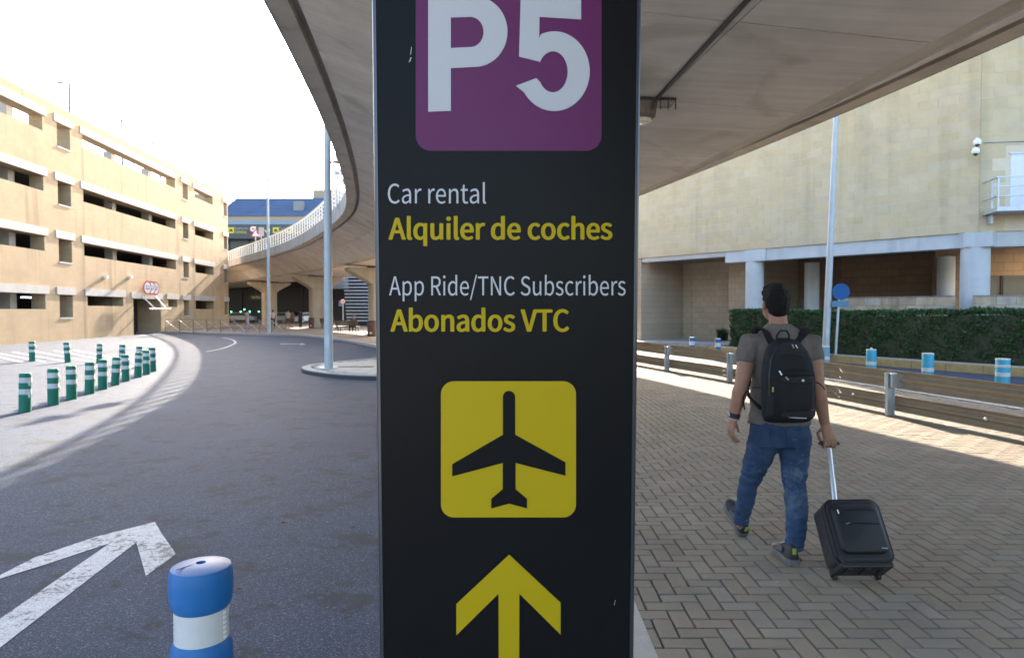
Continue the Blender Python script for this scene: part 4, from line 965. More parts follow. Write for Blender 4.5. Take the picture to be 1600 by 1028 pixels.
for k in range(14):
    x = xl+3+k*3.6
    MB().box((x, TY+.12, zf(353)/2), (.16, .2, zf(353)-.4)).build('mullion', M_DARK, tb)
# overhead departures sign on the terminal front
sg = thing('departures_sign', (P(420, 365, TY-1.6).x, TY-1.6, zf(368)), 'long dark overhead sign with yellow squares on the terminal front', 'sign')
MB().box((P(440, 362, TY-1.5).x, TY-1.5, P(440, 362, TY-1.5).z), (P(545, 362, TY).x-P(335, 362, TY).x, .3, 2.5)).build('panel', M_GLASSW, sg)
def yq(u, v, w_): 
    c = P(u, v, TY-1.72); MB().box(c, (w_*TY/F, .05, w_*TY/F)).build('pictogram', M_YEL, sg); return c
SM = Matrix(((1, 0, 0), (0, 0, -1), (0, 1, 0)))
for u, kind in ((361, 0), (431, 1), (452, 2)):
    c = yq(u, 360, 9)
    MB().box(c+Vector((0, -.04, -.05)), (.55, .03, .25)).build('vehicle_mark', M_DARK, sg)
    for dx in (-.2, .2): MB().box(c+Vector((dx, -.04, -.24)), (.12, .03, .12)).build('wheel_mark', M_DARK, sg)
    MB().box(c+Vector((0, -.04, .15)), (.32, .03, .16)).build('roof_mark', M_DARK, sg)
for u, a, b in ((376, 'Departures', 'Salidas'), (440.5, 'Taxi', 'Taxi'), (464, 'Bus', 'Bus')):
    for k, (tx, m_) in enumerate(((a, M_TWHITE), (b, M_YEL))):
        c = P(u, 357.3+k*5, TY-1.72); lettering(tx, 'lettering', m_, sg, c, SM,   .56, (2.5 if len(tx) > 5 else 1.05)*(.85 if tx == 'Salidas' else 1))
c = P(417.5, 361, TY-1.72)
MB().add([c+Vector(q) for q in ((0, 0, -.5), (.55, 0, .1), (.35, 0, .25), (.1, 0, 0), (.1, 0, .5), (-.1, 0, .5), (-.1, 0, 0), (-.35, 0, .25), (-.55, 0, .1))], [list(range(9))]).build('arrow_mark', M_YEL, sg)
# dark back hall under the viaduct
hall = thing('arrivals_hall', (P(450, 500, 112).x, 112, 0), 'dark shaded arrivals hall front under the viaduct', 'building')
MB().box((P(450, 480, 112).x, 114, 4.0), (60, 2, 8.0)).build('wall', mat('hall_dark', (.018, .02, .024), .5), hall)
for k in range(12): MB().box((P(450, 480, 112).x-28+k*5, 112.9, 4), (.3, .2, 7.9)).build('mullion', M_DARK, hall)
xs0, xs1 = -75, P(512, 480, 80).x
slabm = MB().box(((xs0+xs1)/2, 100.5, 6.55), (xs1-xs0, 41, .4)).build('shading_upper_deck', mat('upper_deck_dark', (.05, .055, .06), .7), hall)  # mostly unseen upper deck, added and drawn forward to shade the plaza
# louvred building at the right of the arcade
LY = 74.0
lb = thing('louvred_building', (P(565, 486, LY).x, LY, 0), 'building end clad in pale blue horizontal louvres beside a pier', 'building')
x0, x1 = P(541, 486, LY).x, P(650, 486, LY).x
MB().box(((x0+x1)/2+.8, LY+1.2, 4.2), (x1-x0+1.2, 2, 8.4)).build('wall', mat('louvre_dark', (.012, .02, .045), .6), lb)
for k in range(19):
    z = .55+k*.36; off = -.55*(k/19)
    MB().box(((x0+x1)/2+off/2+.1, LY-.05, z), (x1-x0-off, .34, .15)).build('louvre', mat('louvre_blue', (.30, .37, .46), .5, var=.06), lb)
MB().box((P(530, 442, LY+4).x, LY+4, P(530, 443, LY+4).z), (2.6, .6, 1.2)).build('canopy_beam', M_TBLUE, lb)
# signs on the viaduct
def on_deck(u, v, side=-1):   # point above the left deck edge for image column u
    i = min((k for k in range(n) if 20 < ledge[k].y < 90), key=lambda k: abs(CX+F*ledge[k].x/ledge[k].y-u)); return i
def tri_sign(t, c, s, nrm, sub='tri'):
    M_ = disc_M(nrm)
    def tri(k, z0, z1, m_, nm):
        q = [Vector((0, k*1.155*s/1.0, 0))*.5*1.0, Vector((-k*s*.5, -k*s*.289, 0)), Vector((k*s*.5, -k*s*.289, 0))]
        mb_ = MB(); mb_.add([Vector(c)+M_@(p+Vector((0, 0, z0))) for p in q]+[Vector(c)+M_@(p+Vector((0, 0, z1))) for p in q], [(2, 1, 0), (3, 4, 5), (0, 1, 4, 3), (1, 2, 5, 4), (2, 0, 3, 5)]); return mb_.build(nm, m_, t)
    tri(1, -.02, 0, M_RED, 'plate'); tri(.72, .0, .008, M_WHITE, 'face')
    return M_
cA = P(526.5, 271, 31.5)
t = thing('road_sign', (cA.x, cA.y, EZ+.75), 'triangular warning sign above a 30 speed limit disc on the viaduct edge', 'sign')
MB().tube([(cA.x, cA.y+.04, EZ+.7), (cA.x, cA.y+.04, cA.z+.5)], .04, 8).build('post', M_GALV, t)
round_sign(t, cA, disc_M((.2, -1, 0)), .235, '30'); cT = P(526, 250, 31.5); M_ = tri_sign(t, cT, .62, (.2, -1, 0))
MB().add([Vector(cT)+M_@Vector((.16*math.cos(R(a)), -.13+.07*math.sin(R(a)), .012)) for a in range(0, 181, 20)], [list(range(10))]).build('hump_mark', M_DARK, t)
# keep this sign on the deck: its foot stands on the left verge of the deck
cB = P(399, 366, 66.5)
t = thing('road_sign', (cB.x, cB.y, EZ+.56), 'small red triangle and round sign on the far viaduct ramp', 'sign')
MB().tube([(cB.x, cB.y+.05, EZ+1.2), (cB.x, cB.y+.05, cB.z+.5)], .05, 8).build('post', M_GALV, t)
tri_sign(t, cB, .85, (.1, -1, 0)); round_sign(t, P(395, 358, 66.55), disc_M((.1, -1, 0)), .30, '30')
c = P(408, 362, 68); t = thing('blank_panel', (c.x, c.y, EZ+.56), 'plain grey blank panel beside the small road signs on the viaduct', 'sign')
MB().box(c, (.5, .06, .85)).build('panel', mat('panel_grey', (.30, .33, .36), .6), t); MB().tube([(c.x, c.y+.06, EZ+1.2), (c.x, c.y+.06, c.z+.3)], .04, 8).build('post', M_GALV, t)
# hanging yellow sign under the viaduct, green lamps, road sign by the louvres
c = P(400, 464.5, 92); t = thing('hanging_sign', tuple(c), 'dim yellow lettered sign hanging in the dark under the viaduct', 'sign')
MB().box(c, (1.5, .12, .55)).build('panel', M_DARK, t); lettering('Taxi Bus', 'lettering', M_YEL, t, c+Vector((0, -.08, 0)), SM, .32, 1.1); MB().tube([c+Vector((0, 0, .2)), Vector((c.x, c.y, 5.5))], .03, 6).build('hanger', M_DARK, t)
M_GREENL = mat('green_light', (.05, .5, .2), .4, emit=((.1, 1, .45), 2.5))
for k, (u_, v_) in enumerate(((361.3, 487), (376, 487), (381.8, 483.7), (390.2, 486.7), (404.5, 486.8), (431, 486))):
    c = P(u_, v_, 98); t = thing('taxi_light', (c.x, c.y, 0), ['green taxi light at the car park corner under the viaduct', 'second green taxi light from the car park corner', 'highest green taxi light under the viaduct', 'green taxi light just right of the pale-shirted walker', 'dim green taxi light left of the near pier', 'green taxi light right of the slender lamp post'][k], 'light', 'green lights at the taxi rank')
    MB().ell(c, (.085, .07, .09), 10).build('lens', M_GREENL, t); MB().tube([(c.x, c.y+.12, 0), (c.x, c.y+.12, c.z+.1)], .03, 6).build('post', M_DARK, t); MB().box(c+Vector((0, .09, 0)), (.3, .06, .34)).build('housing', M_DARK, t)
c = P(535.5, 471, 52); t = thing('road_sign', (c.x, c.y, 0), 'round white sign on a slim post before the louvred building', 'sign')
round_sign(t, c, disc_M((.1, -1, 0)), .20, '10'); MB().tube([(c.x, c.y+.05, 0), (c.x, c.y+.05, c.z+.15)], .04, 8).build('post', M_GALV, t); MB().box(c+Vector((-.16, .05, -.15)), (.32, .02, .42)).build('blue_plate', mat('faded_blue', (.12, .2, .42), .5), t)
# pedestrian barriers with crossed bars
M_BARR = mat('barrier_steel', (.22, .21, .20), .5, metal=.4)
def barrier(a, b, label, hgt=1.0, xx=True):
    a, b = Vector(a), Vector(b); t = thing('pedestrian_barrier', a, label, 'barrier', 'crossed-bar pedestrian barriers'); up = Vector((0, 0, hgt))
    for p in (a, b): MB().tube([p, p+up], .018, 6).build('post', M_BARR, t)
    MB().tube([a+up, b+up], .016, 6).build('top_rail', M_BARR, t)
    MB().tube([a+Vector((0, 0, .1)), b+up*.95], .010, 6).build('brace', M_BARR, t); MB().tube([a+up*.95, b+Vector((0, .02, .1))], .014, 6).build('brace', mat('barrier_sunlit', (.6, .58, .55), .4, metal=.2), t)  # one brace in paler steel: sunlight on it put into the colour
xs = [254, 276, 298, 319.5, 341, 361, 381, 402, 421, 441]
tops = 'leftmost second third fourth fifth sixth seventh eighth ninth'.split()
for k in range(9):
    va = 519.5 if k < 5 else 520.5
    barrier(G(xs[k], va-.0, .004)+Vector((0, .45, 0)), G(xs[k+1]-.8, va, .004)+Vector((0, .45, 0)), f'{tops[k]} crossed-bar steel barrier along the far plaza kerb', .95)
# benches, bin, kiosk box
M_WOOD = mat('bench_wood', (.10, .065, .045), .7, var=.2, vscale=12)
def bench(c, rz, label):
    t = thing('bench', c, label, 'bench', 'plaza benches', rz)
    for k in range(4): MB().box((0, -.2+k*.12, .45), (1.8, .1, .04)).build('seat_slat', M_WOOD, t, local=True)
    for k in range(3): MB().box((0, .25+k*.03, .6+k*.13), (1.8, .03, .11)).build('back_slat', M_WOOD, t, local=True)
    for s_ in (-.7, .7):
        MB().box((s_, -.18, .215), (.05, .05, .43)).build('leg', M_DARK, t, local=True); MB().box((s_, .2, .215), (.05, .05, .43)).build('leg', M_DARK, t, local=True); MB().box((s_, .31, .62), (.05, .04, .5)).build('back_support', M_DARK, t, local=True)
bench((G(503, 514).x, 63, 0), 2.6, 'dark slatted bench in front of the middle pier'); bench((P(544, 505, 49.5).x, 49.5, 0), 2.9, 'dark slatted bench with a seated person near the louvred building')
def bin_(c, label):
    t = thing('litter_bin', c, label, 'bin', 'plaza bins'); MB().lathe([(.26, 0), (.28, .05), (.3, .8), (.27, .9), (.2, .92)], c, 16).build('body', mat('bin_brown', (.10, .045, .035), .6, var=.2, vscale=9), t); MB().box(Vector(c)+Vector((0, -.3, .22)), (.14, .02, .12)).build('label_plate', M_WORN, t); MB().lathe([(.32, .9), (.32, .95), (.1, 1.0)], c, 16).build('lid', M_DARK, t)
bin_((P(581, 510, 43).x, 43, 0), 'dark red-brown litter bin at the sign\'s left edge'); bin_((P(487, 507, 64).x, 64, 0), 'brown litter bin at the foot of the middle pier')
# parked cars in the shade
def car(c, rz, col, label, lit=False):
    t = thing('parked_car', c, label, 'car', 'cars parked under the viaduct', rz); m_ = mat('car_paint_'+label[:6].replace(' ', '_'), col, .35, coat=.4)
    prof = [(-2.1, .3), (-2.15, .75), (-1.6, .9), (-.9, 1.4), (.7, 1.42), (1.4, .95), (2.05, .82), (2.12, .35)]
    def lo(pr, w_): return [[Vector((x, y, z)) for x, z in pr] for y in (-w_, w_)]
    MB().rings([[Vector((x, y, z)) for x, z in prof] for y in (-.82, -.78, .78, .82)]).build('body', m_, t, local=True, bevel=.04)
    for y in (-.825, .825): MB().rings([[Vector((x, y-.005, z)) for x, z in [(-1.4, .93), (-.85, 1.34), (.65, 1.36), (1.2, .96)]], [Vector((x, y+.005, z)) for x, z in [(-1.4, .93), (-.85, 1.34), (.65, 1.36), (1.2, .96)]]]).build('side_window', M_BLACK, t, local=True)
    for x, z0_, z1_, xx in ((-1.55, .93, 1.38, -.95), (1.36, .99, 1.38, .78)): MB().add([(x-.02, -.68, z0_), (x-.02, .68, z0_), (xx-.02, .6, z1_), (xx-.02, -.6, z1_), (x+.02, -.68, z0_+.03), (x+.02, .68, z0_+.03), (xx+.02, .6, z1_+.03), (xx+.02, -.6, z1_+.03)], [(0, 1, 2, 3), (4, 5, 6, 7), (0, 1, 5, 4), (1, 2, 6, 5), (2, 3, 7, 6), (3, 0, 4, 7)]).build('windscreen', M_BLACK, t, local=True)
    for x in (-1.35, 1.35):
        for y in (-.78, .78):
            w_ = MB().lathe([(.32, -.1), (.32, .1)], (x, y, .32), 18, Matrix.Rotation(math.pi/2, 3, 'X')).build('wheel', M_BLACK, t, local=True); MB().lathe([(.18, -.105), (.18, .105)], (x, y, .32), 14, Matrix.Rotation(math.pi/2, 3, 'X')).build('rim', M_GALV, w_, local=True)
    for y in (-.6, .6): MB().ell((-2.12, y, .68), (.05, .17, .08), 8).build('headlight', mat('headlight_on', (.9, .9, .9), .2, emit=((.9, .95, 1), 2.0)) if lit else M_REFL, t, local=True)
    return t
car((P(375, 500, 96).x, 96, 0), .1, (.28, .29, .31), 'silver parked car behind the left barriers under the viaduct')
car((P(441, 500, 90).x, 90, 0), .25, (.20, .25, .30), 'grey parked car with a lit headlight between the piers', True)
car((P(464, 500, 86).x, 88, 0), 1.35, (.5, .52, .52), 'white parked car behind the pair of strollers')
# ================================================================== PEOPLE
from mathutils import noise
def solid(mb, name, m, parent, vox, smooth=6, disp=None, sub=False):
    """unite overlapping lofts into one continuous skin"""
    me = mb.mesh(name, m); o = bpy.data.objects.new(name, me); COL.objects.link(o)
    md = o.modifiers.new('r', 'REMESH'); md.mode = 'VOXEL'; md.voxel_size = vox; md.adaptivity = 0
    if smooth: sm = o.modifiers.new('s', 'SMOOTH'); sm.iterations = smooth; sm.factor = .5
    bpy.context.view_layer.update()
    me2 = bpy.data.meshes.new_from_object(o.evaluated_get(bpy.context.evaluated_depsgraph_get())); bpy.data.objects.remove(o)
    me2.name = name
    if disp:
        me2.update(); ns = [v.normal.copy() for v in me2.vertices]
        for v, nn in zip(me2.vertices, ns): v.co += nn*disp(v.co)
    for p in me2.polygons: p.use_smooth = True
    me2.materials.clear(); me2.materials.append(m); me2.update()
    return link(name, me2, parent)
def ringsec(c, hw, hd, ax=(1, 0, 0), ay=(0, 1, 0), n=20, pw=2.0):
    c = Vector(c); ax, ay = Vector(ax), Vector(ay); out = []
    for j in range(n):
        a = 2*math.pi*j/n; ca, sa = math.cos(a), math.sin(a)
        out.append(c+ax*hw*math.copysign(abs(ca)**(2/pw), ca)+ay*hd*math.copysign(abs(sa)**(2/pw), sa))
    return out
M_SKIN = mat('skin', (.27, .14, .092), .55, var=.16, vscale=22, spec=.35, bump=.25, bscale=250)
M_HAIR = mat('dark_hair', (.006, .005, .0045), .6, var=.3, vscale=120, bump=1, bscale=220, spec=.2)
M_SHIRT = mat('grey_brown_cotton', (.115, .099, .092), .9, var=.12, vscale=20, bump=.3, bscale=500, spec=.2)
M_JEAN = mat('blue_denim', (.028, .052, .105), .9, var=.5, vscale=4.5, wear=((.075, .108, .16), 3.0, .77), bump=.4, bscale=400, spec=.2)
MY = 4.46
man = thing('person', (1.69, 4.42, 0), 'man in grey t-shirt and jeans walking away with a backpack', 'person')
def Q(u, v, Y=MY): return P(u, v, Y)
body = MB()
hc = Q(1212.5, 471, MY+.0)
body.ell(hc, (.074, .095, .108), 18); body.ell(hc+Vector((-.012, .045, -.055)), (.056, .062, .072), 14)
body.ell(hc+Vector((-.02, .105, -.028)), (.012, .02, .022), 10); body.ell(hc+Vector((-.018, .092, -.075)), (.026, .018, .012), 10)
for s_ in (-1, 1): body.ell(hc+Vector((s_*.080-.002, -.004, -.032)), (.010, .021, .032), 10, Matrix.Rotation(.35*s_, 3, 'Z'))
nk = Q(1217, 512, MY-.01)
body.tube([hc+Vector((.004, -.005, -.05)), nk+Vector((-.004, 0, .03)), nk+Vector((0, 0, -.02)), nk+Vector((0, 0, -.09))], [(.056, .060), (.057, .060), (.064, .064), (.09, .075)], 16)
body.rings([ringsec(Q(1218, v), hw, hd) for v, hw, hd in [(655, .15, .09), (600, .15, .09), (555, .165, .1), (530, .14, .09), (518, .10, .075)]])
# arms: (point, radius)
LS, LE, LW = Q(1171, 540, MY-.0), Q(1158, 603, MY-.07), Q(1147, 651, MY-.03)
RS, RE, RW = Q(1268, 541, MY-.0), Q(1277.5, 604, MY-.05), Q(1289, 662, MY-.0)
def arm(S_, E_, W_):
    body.tube([S_, S_.lerp(E_, .45), S_.lerp(E_, .85), E_, E_.lerp(W_, .2), E_.lerp(W_, .55), W_], [.056, .055, .047, .044, .049, .041, (.031, .026)], 14)
arm(LS, LE, LW); arm(RS, RE, RW)
# inner legs
LH, LK, LA = Q(1197, 688, MY+.02), Q(1169, 757, 4.63), Q(1158, 823, 4.78)
RH, RK, RA = Q(1242, 688, MY-.02), Q(1241, 757, 4.42), Q(1241, 862, 4.33)
body.tube([LH+Vector((0, 0, .05)), LH.lerp(LK, .5), LK, LK.lerp(LA, .4), LA], [.075, .06, .048, .046, .034], 12)
body.tube([RH+Vector((0, 0, .05)), RH.lerp(RK, .5), RK, RK.lerp(RA, .4), RA], [.075, .06, .048, .046, .034], 12)
# left hand, hanging and softly curled (back of the hand to the left)
def finger(mbx, pts, r): mbx.tube(pts, [r*1.1, r*1.05, r, r*.95, r*.75][:len(pts)], 10); mbx.ell(pts[-1], (r*.8, r*.8, r*.8), 8); mbx.ell(pts[0], (r*1.15, r*1.15, r*1.15), 8)
kn = Q(1141.5, 672, MY-.02)
body.tube([LW, LW.lerp(kn, .35), LW.lerp(kn, .75), kn], [(.028, .026), (.024, .036), (.020, .043), (.016, .040)], 14, up=(.0, 1, 0))
for k, (dy, ln) in enumerate(((-.036, .072), (-.012, .084), (.013, .090), (.036, .080))):
    a = kn+Vector((.0, dy, .004)); finger(body, [a, a+Vector((.004, dy*.10, -.42*ln)), a+Vector((.022, dy*.12, -.75*ln)), a+Vector((.044, dy*.1, -.95*ln))], .0088)
a = LW.lerp(kn, .3)+Vector((.014, .028, 0)); finger(body, [a, a+Vector((.020, .018, -.026)), a+Vector((.032, .016, -.058)), a+Vector((.036, .006, -.078))], .0098)
# right hand closed on the trolley handle (grip runs along X)
GR = Q(1295, 692, MY+.0)
kn2 = GR+Vector((-.004, -.030, .022))
body.tube([RW, RW.lerp(kn2, .4), RW.lerp(kn2, .8), kn2], [(.030, .026), (.038, .024), (.043, .020), (.041, .016)], 14, up=(0, -1, 0))
for k, dx in enumerate((-.036, -.012, .012, .035)):
    a = kn2+Vector((dx, 0, .0)); c = GR+Vector((dx-.004, 0, 0)); rr = .026
    finger(body, [a, c+Vector((0, -rr, -.006)), c+Vector((0, -.012, -rr)), c+Vector((0, .014, -rr*.9)), c+Vector((0, rr*.95, .002))], .0090-(.001 if k == 3 else 0))
a = RW.lerp(kn2, .35)+Vector((-.034, .010, 0)); finger(body, [a, a+Vector((-.014, .022, -.026)), GR+Vector((-.046, .022, .014)), GR+Vector((-.030, .030, -.002))], .0102)
bo = solid(body, 'body', M_SKIN, man, .0045, 5)
for s_ in (-1, 1):
    e = MB().ell(hc+Vector((s_*.03-.014, .083, .0)), (.012, .01, .009), 10).build('eye', M_WHITE, man, smooth=True); MB().ell(hc+Vector((s_*.03-.014, .091, .0)), (.005, .004, .005), 8).build('iris', M_HAIR, e)
    MB().ell(hc+Vector((s_*.03-.014, .094, .018)), (.016, .005, .004), 8).build('eyebrow', M_HAIR, man)
MB().ell(hc+Vector((-.018, .108, -.077)), (.022, .006, .006), 10).build('mouth', mat('lips', (.28, .10, .08), .5), man)
# hair: short back and sides
hm = MB(); hm.ell(hc+Vector((.0, -.010, .018)), (.083, .096, .103), 18); hm.ell(hc+Vector((.003, -.030, -.020)), (.073, .076, .092), 16); hm.ell(hc+Vector((.006, -.042, -.055)), (.060, .048, .052), 14)
hm.ell(hc+Vector((0, .03, .085)), (.070, .07, .036), 14)
hm.ell(hc+Vector((-.072, .02, .055)), (.014, .03, .02), 8)
solid(hm, 'hair', M_HAIR, man, .005, 3, lambda p: .005*noise.noise(Vector((p.x*55, p.y*55, p.z*28)))+.003*noise.noise(p*120))
# t-shirt
ts = MB()
ts.rings([ringsec(Q(c, v), hw, hd, n=24, pw=2.3) for c, v, hw, hd in [(1217, 661, .196, .132), (1217, 652, .194, .130), (1218, 630, .187, .125), (1219, 600, .187, .124), (1219, 575, .197, .128), (1219, 552, .203, .128), (1219, 538, .198, .122), (1219, 527, .172, .108), (1218.5, 518, .132, .092), (1218, 511, .095, .080), (1217.5, 506.5, .072, .072)]])
for S_, E_, W2, r_ in ((LS, LE, .46, .066), (RS, RE, .36, .066)):
    ts.tube([S_.lerp(Q(1219, 535), .4), S_+Vector((0, 0, .005)), S_.lerp(E_, .25), S_.lerp(E_, W2)], [.085, .080, .070, r_], 16)
def fold(p): return .011*noise.noise(Vector((p.x*7, p.y*7, p.z*13+p.x*9)))+.006*noise.noise(Vector((p.x*20, p.y*20, p.z*30)))
solid(ts, 't_shirt', M_SHIRT, man, .008, 4, fold)
# jeans
jn = MB()
jn.rings([ringsec(Q(c, v), hw, hd, n=22, pw=2.3) for c, v, hw, hd in [(1218, 650, .182, .122), (1218, 665, .190, .130), (1218, 680, .196, .138), (1219, 694, .190, .132)]])
jn.tube([Q(1196, 678, MY), Q(1191, 697, MY+.02), Q(1180, 727, 4.55), Q(1169, 757, 4.64), Q(1164, 785, 4.70), Q(1158.5, 806, 4.755), Q(1158, 818, 4.77)], [.105, .099, .083, .066, .063, .052, .050], 18)
jn.tube([Q(1240, 678, MY-.02), Q(1241, 697, MY-.03), Q(1241, 727, 4.43), Q(1241.5, 757, 4.42), Q(1245, 790, 4.38), Q(1244, 830, 4.34), Q(1241, 845, 4.325), Q(1240, 858, 4.32)], [.108, .101, .086, .071, .072, .062, .058, .059], 18)
def jfold(p):
    low = max(0, 1-p.z/.30); knee = max(0, 1-abs(p.z-.5)/.16)
    return .009*noise.noise(Vector((p.x*9, p.y*9, p.z*16)))+.004*noise.noise(Vector((p.x*22, p.y*22, p.z*34)))+low*.015*noise.noise(Vector((p.x*12, p.y*12, p.z*52)))+knee*.010*noise.noise(Vector((p.x*14, p.y*10, p.z*40+p.x*20)))
solid(jn, 'jeans', M_JEAN, man, .0075, 4, jfold)
for du in (-30, 22):   # back pockets, hem of the belt
    c = Q(1219+du, 683, MY-.137)
    MB().box(c, (.10, .010, .10), R(4 if du < 0 else -4)).build('back_pocket', M_JEAN, man, bevel=.003)
# shoes
M_SHOE = mat('shoe_grey', (.012, .012, .016), .7, var=.2, vscale=30); M_SOLE = mat('shoe_sole', (.11, .107, .105), .7, var=.15, vscale=20); M_LIME = mat('shoe_lime', (.22, .32, .02), .5); M_MESH = mat('shoe_mesh', (.085, .085, .09), .8, var=.2, vscale=60)
def shoe(heel, fwd, roll=0):
    f = Vector(fwd).normalized(); side = f.cross(Vector((0, 0, 1))).normalized(); up = side.cross(f).normalized()
    def T(x, y, z): return Vector(heel)+f*x+side*y*1.18+up*z*1.2
    prof = [(-.012, .020), (.0, .032), (.03, .038), (.09, .035), (.14, .036), (.20, .047), (.245, .043), (.275, .030), (.288, .014)]
    so = MB().rings([[T(x, w_*s_, z_) for s_, z_ in ((-1, .004 if .05 < x < .13 else 0), (1, .004 if .05 < x < .13 else 0), (1.06, .022), (1, .034), (-1, .034), (-1.06, .022))] for x, w_ in prof]).build('sole', M_SOLE, None)
    so.parent = shoe_root; so.location = -rootloc(shoe_root)
    upm = MB(); tops = [.078, .094, .100, .098, .092, .068, .052, .043, .036]
    rs = []
    for (x, w_), tz in zip(prof, tops):
        h_ = tz-.03; rs.append([T(x, w_*.96*math.cos(a)*(1 if math.sin(a) < .3 else 1-.25*math.sin(a)), .031+h_*max(0, math.sin(a))) for a in [math.pi*k/10 for k in range(11)]])
    upm.rings(rs); u_ = upm.build('upper', M_SHOE, shoe_root, smooth=True)
    MB().rings([[T(-.012+.002, -.010, z_), T(-.012+.002, .010, z_), T(-.018, .008, z_), T(-.018, -.008, z_)] for z_ in (.062, .075, .092)]).build('heel_tab', M_LIME, u_)
    for s_ in (-1, 1): MB().rings([[T(x, s_*(w_*.99), z0_), T(x, s_*(w_*1.0+.002), z0_), T(x, s_*(w_*.93+.003), z1_), T(x, s_*(w_*.93), z1_)] for x, w_, z0_, z1_ in ((.08, .036, .05, .075), (.12, .036, .045, .075), (.17, .042, .042, .062))]).build('side_panel', M_MESH, u_)
    for k in range(4): MB().tube([T(.10+k*.022, -.02, .095-k*.008), T(.10+k*.022, 0, .100-k*.009), T(.10+k*.022, .02, .095-k*.008)], .003, 6).build('lace', M_WORN, u_)
shoe_root = man
hr_ = G(1241, 884, 0); shoe(Vector((hr_.x, hr_.y+.01, .0)), (.0, 1, 0))
hl_ = P(1160, 841, 4.79); shoe(Vector((hl_.x, hl_.y, max(.004, hl_.z))), (-.10, .80, .58))
# watch and bracelets
wv = (LW-LE).normalized()
def loop(c, ax, r, wd, m_, nm, th=.003, par=None):
    x = ax.cross(Vector((0, 1, 0))).normalized(); y = ax.cross(x)
    return MB().rings([[c+x*math.cos(t_)*(r[0]+q)+y*math.sin(t_)*(r[1]+q)+ax*z for q, z in ((0, -wd/2), (th, -wd/2), (th, wd/2), (0, wd/2))] for t_ in [2*math.pi*k/24 for k in range(25)]], cap=False).build(nm, m_, par or man)
wt = LE.lerp(LW, .93)
ws = loop(wt, wv, (.0335, .029), .030, M_BLACK, 'watch_strap'); MB().lathe([(.019, 0), (.019, .010), (.017, .012)], wt+Vector((-.036, 0, 0)), 18, Matrix.Rotation(-math.pi/2, 3, 'Y')).build('watch_case', mat('watch_steel', (.5, .45, .38), .3, metal=.8), ws)
for k, m_ in enumerate((mat('bracelet_purple', (.12, .05, .10), .7), mat('bracelet_pale', (.45, .36, .34), .7))): loop(LW+wv*(.004+k*.008), wv, (.0325-.001*k, .0285), .006, m_, 'bracelet', .003)
# ------------------------------------------------------------------ backpack
M_BAG = mat('backpack_black', (.007, .008, .010), .75, var=.2, vscale=25, bump=.4, bscale=300, spec=.3); M_BAG2 = mat('backpack_charcoal', (.017, .0165, .0175), .8, var=.2, vscale=25, bump=.4, bscale=300, spec=.25); M_ZIP = mat('zip_black', (.008, .008, .009), .4); M_SILV = mat('silver_metal', (.5, .5, .52), .3, metal=.9)
BY = MY-.128                       # plane of the back
bp0 = P(1232, 661, BY-.08); bz = bp0.z
bp = thing('backpack', (bp0.x, BY-.08, bz), 'black backpack with front pocket worn by the walking man', 'backpack')
def bpt(x, y, z): return Vector((bp0.x-.012*(z/.53)+x, BY-y, bz+z))
secs = [(0, .115, .075), (.012, .140, .105), (.05, .158, .150), (.14, .163, .165), (.28, .160, .165), (.38, .148, .150), (.45, .126, .122), (.495, .096, .092), (.52, .060, .060), (.53, .03, .04)]
def bfront(x, z):
    for (z0_, w0, d0), (z1_, w1, d1_) in zip(secs, secs[1:]):
        if z <= z1_: t_ = (z-z0_)/(z1_-z0_); w_ = w0+(w1-w0)*t_; d_ = d0+(d1_-d0)*t_; break
    xx = min(.999, abs(x)/w_); return d_*.5+d_*.5*(1-xx**3.2)**(1/3.2)
MB().rings([[bpt(w_*math.copysign(abs(math.cos(a))**(2/3.2), math.cos(a)), d_*.5+d_*.5*math.copysign(abs(math.sin(a))**(2/3.2), math.sin(a)), z) for a in [2*math.pi*k/32 for k in range(32)]] for z, w_, d_ in secs]).build('main_compartment', M_BAG, bp, smooth=True)
def bpanel(name, x0, x1, z0, z1, proud, m_, r=.02, nx=12, nz=12, parent=None, wave=0):
    """puffy panel lying on the bag's front"""
    mbx = MB(); idx = []
    for j in range(nz+1):
        for i in range(nx+1):
            a, b_ = i/nx, j/nz; e = min(a, 1-a, .18)/.18; f_ = min(b_, 1-b_, .18)/.18
            k_ = (math.sin(e*math.pi/2)*math.sin(f_*math.pi/2))
            cx_ = .5+(a-.5)*(1-.06*(1-f_)); x = x0+(x1-x0)*cx_; z = z0+(z1-z0)*b_+wave*math.sin(a*math.pi)
            mbx.v.append(bpt(x, bfront(x, z)-.006+proud*k_+.0012*noise.noise(Vector((x*30, z*30, 1))), z))
    for j in range(nz):
        for i in range(nx): q = j*(nx+1)+i; mbx.f.append([q, q+1, q+nx+2, q+nx+1])
    return mbx.build(name, m_, parent or bp, smooth=True)
fp = bpanel('front_pocket', -.085, .142, .045, .300, .030, M_BAG)
bpanel('pocket_band', -.082, .138, .255, .305, .038, M_BAG2, parent=fp); bpanel('pocket_base', -.078, .135, .045, .095, .036, M_BAG2, parent=fp)
bpanel('top_panel', -.105, .105, .405, .490, .012, M_BAG2, wave=.02); bpanel('upper_pocket', -.095, .128, .315, .425, .012, M_BAG, wave=.012)
for s_ in (-1, 1): bpanel('side_pocket', s_*.135-.026, s_*.135+.022, .04, .20, .012, M_BAG2, nx=6)
def bline(name, pts, r, m_, proud=.004, parent=None): return MB().tube([bpt(x, bfront(x, z)+proud, z) for x, z in pts], r, 6).build(name, m_, parent or bp)
bline('zip', [(-.142, .18), (-.140, .30), (-.122, .40), (-.085, .465), (-.03, .495), (.03, .495), (.085, .465), (.125, .40), (.140, .30), (.142, .18)], .0035, M_ZIP, .002)
bline('zip', [(-.082, .308), (0, .312), (.138, .308)], .003, M_ZIP, .012)
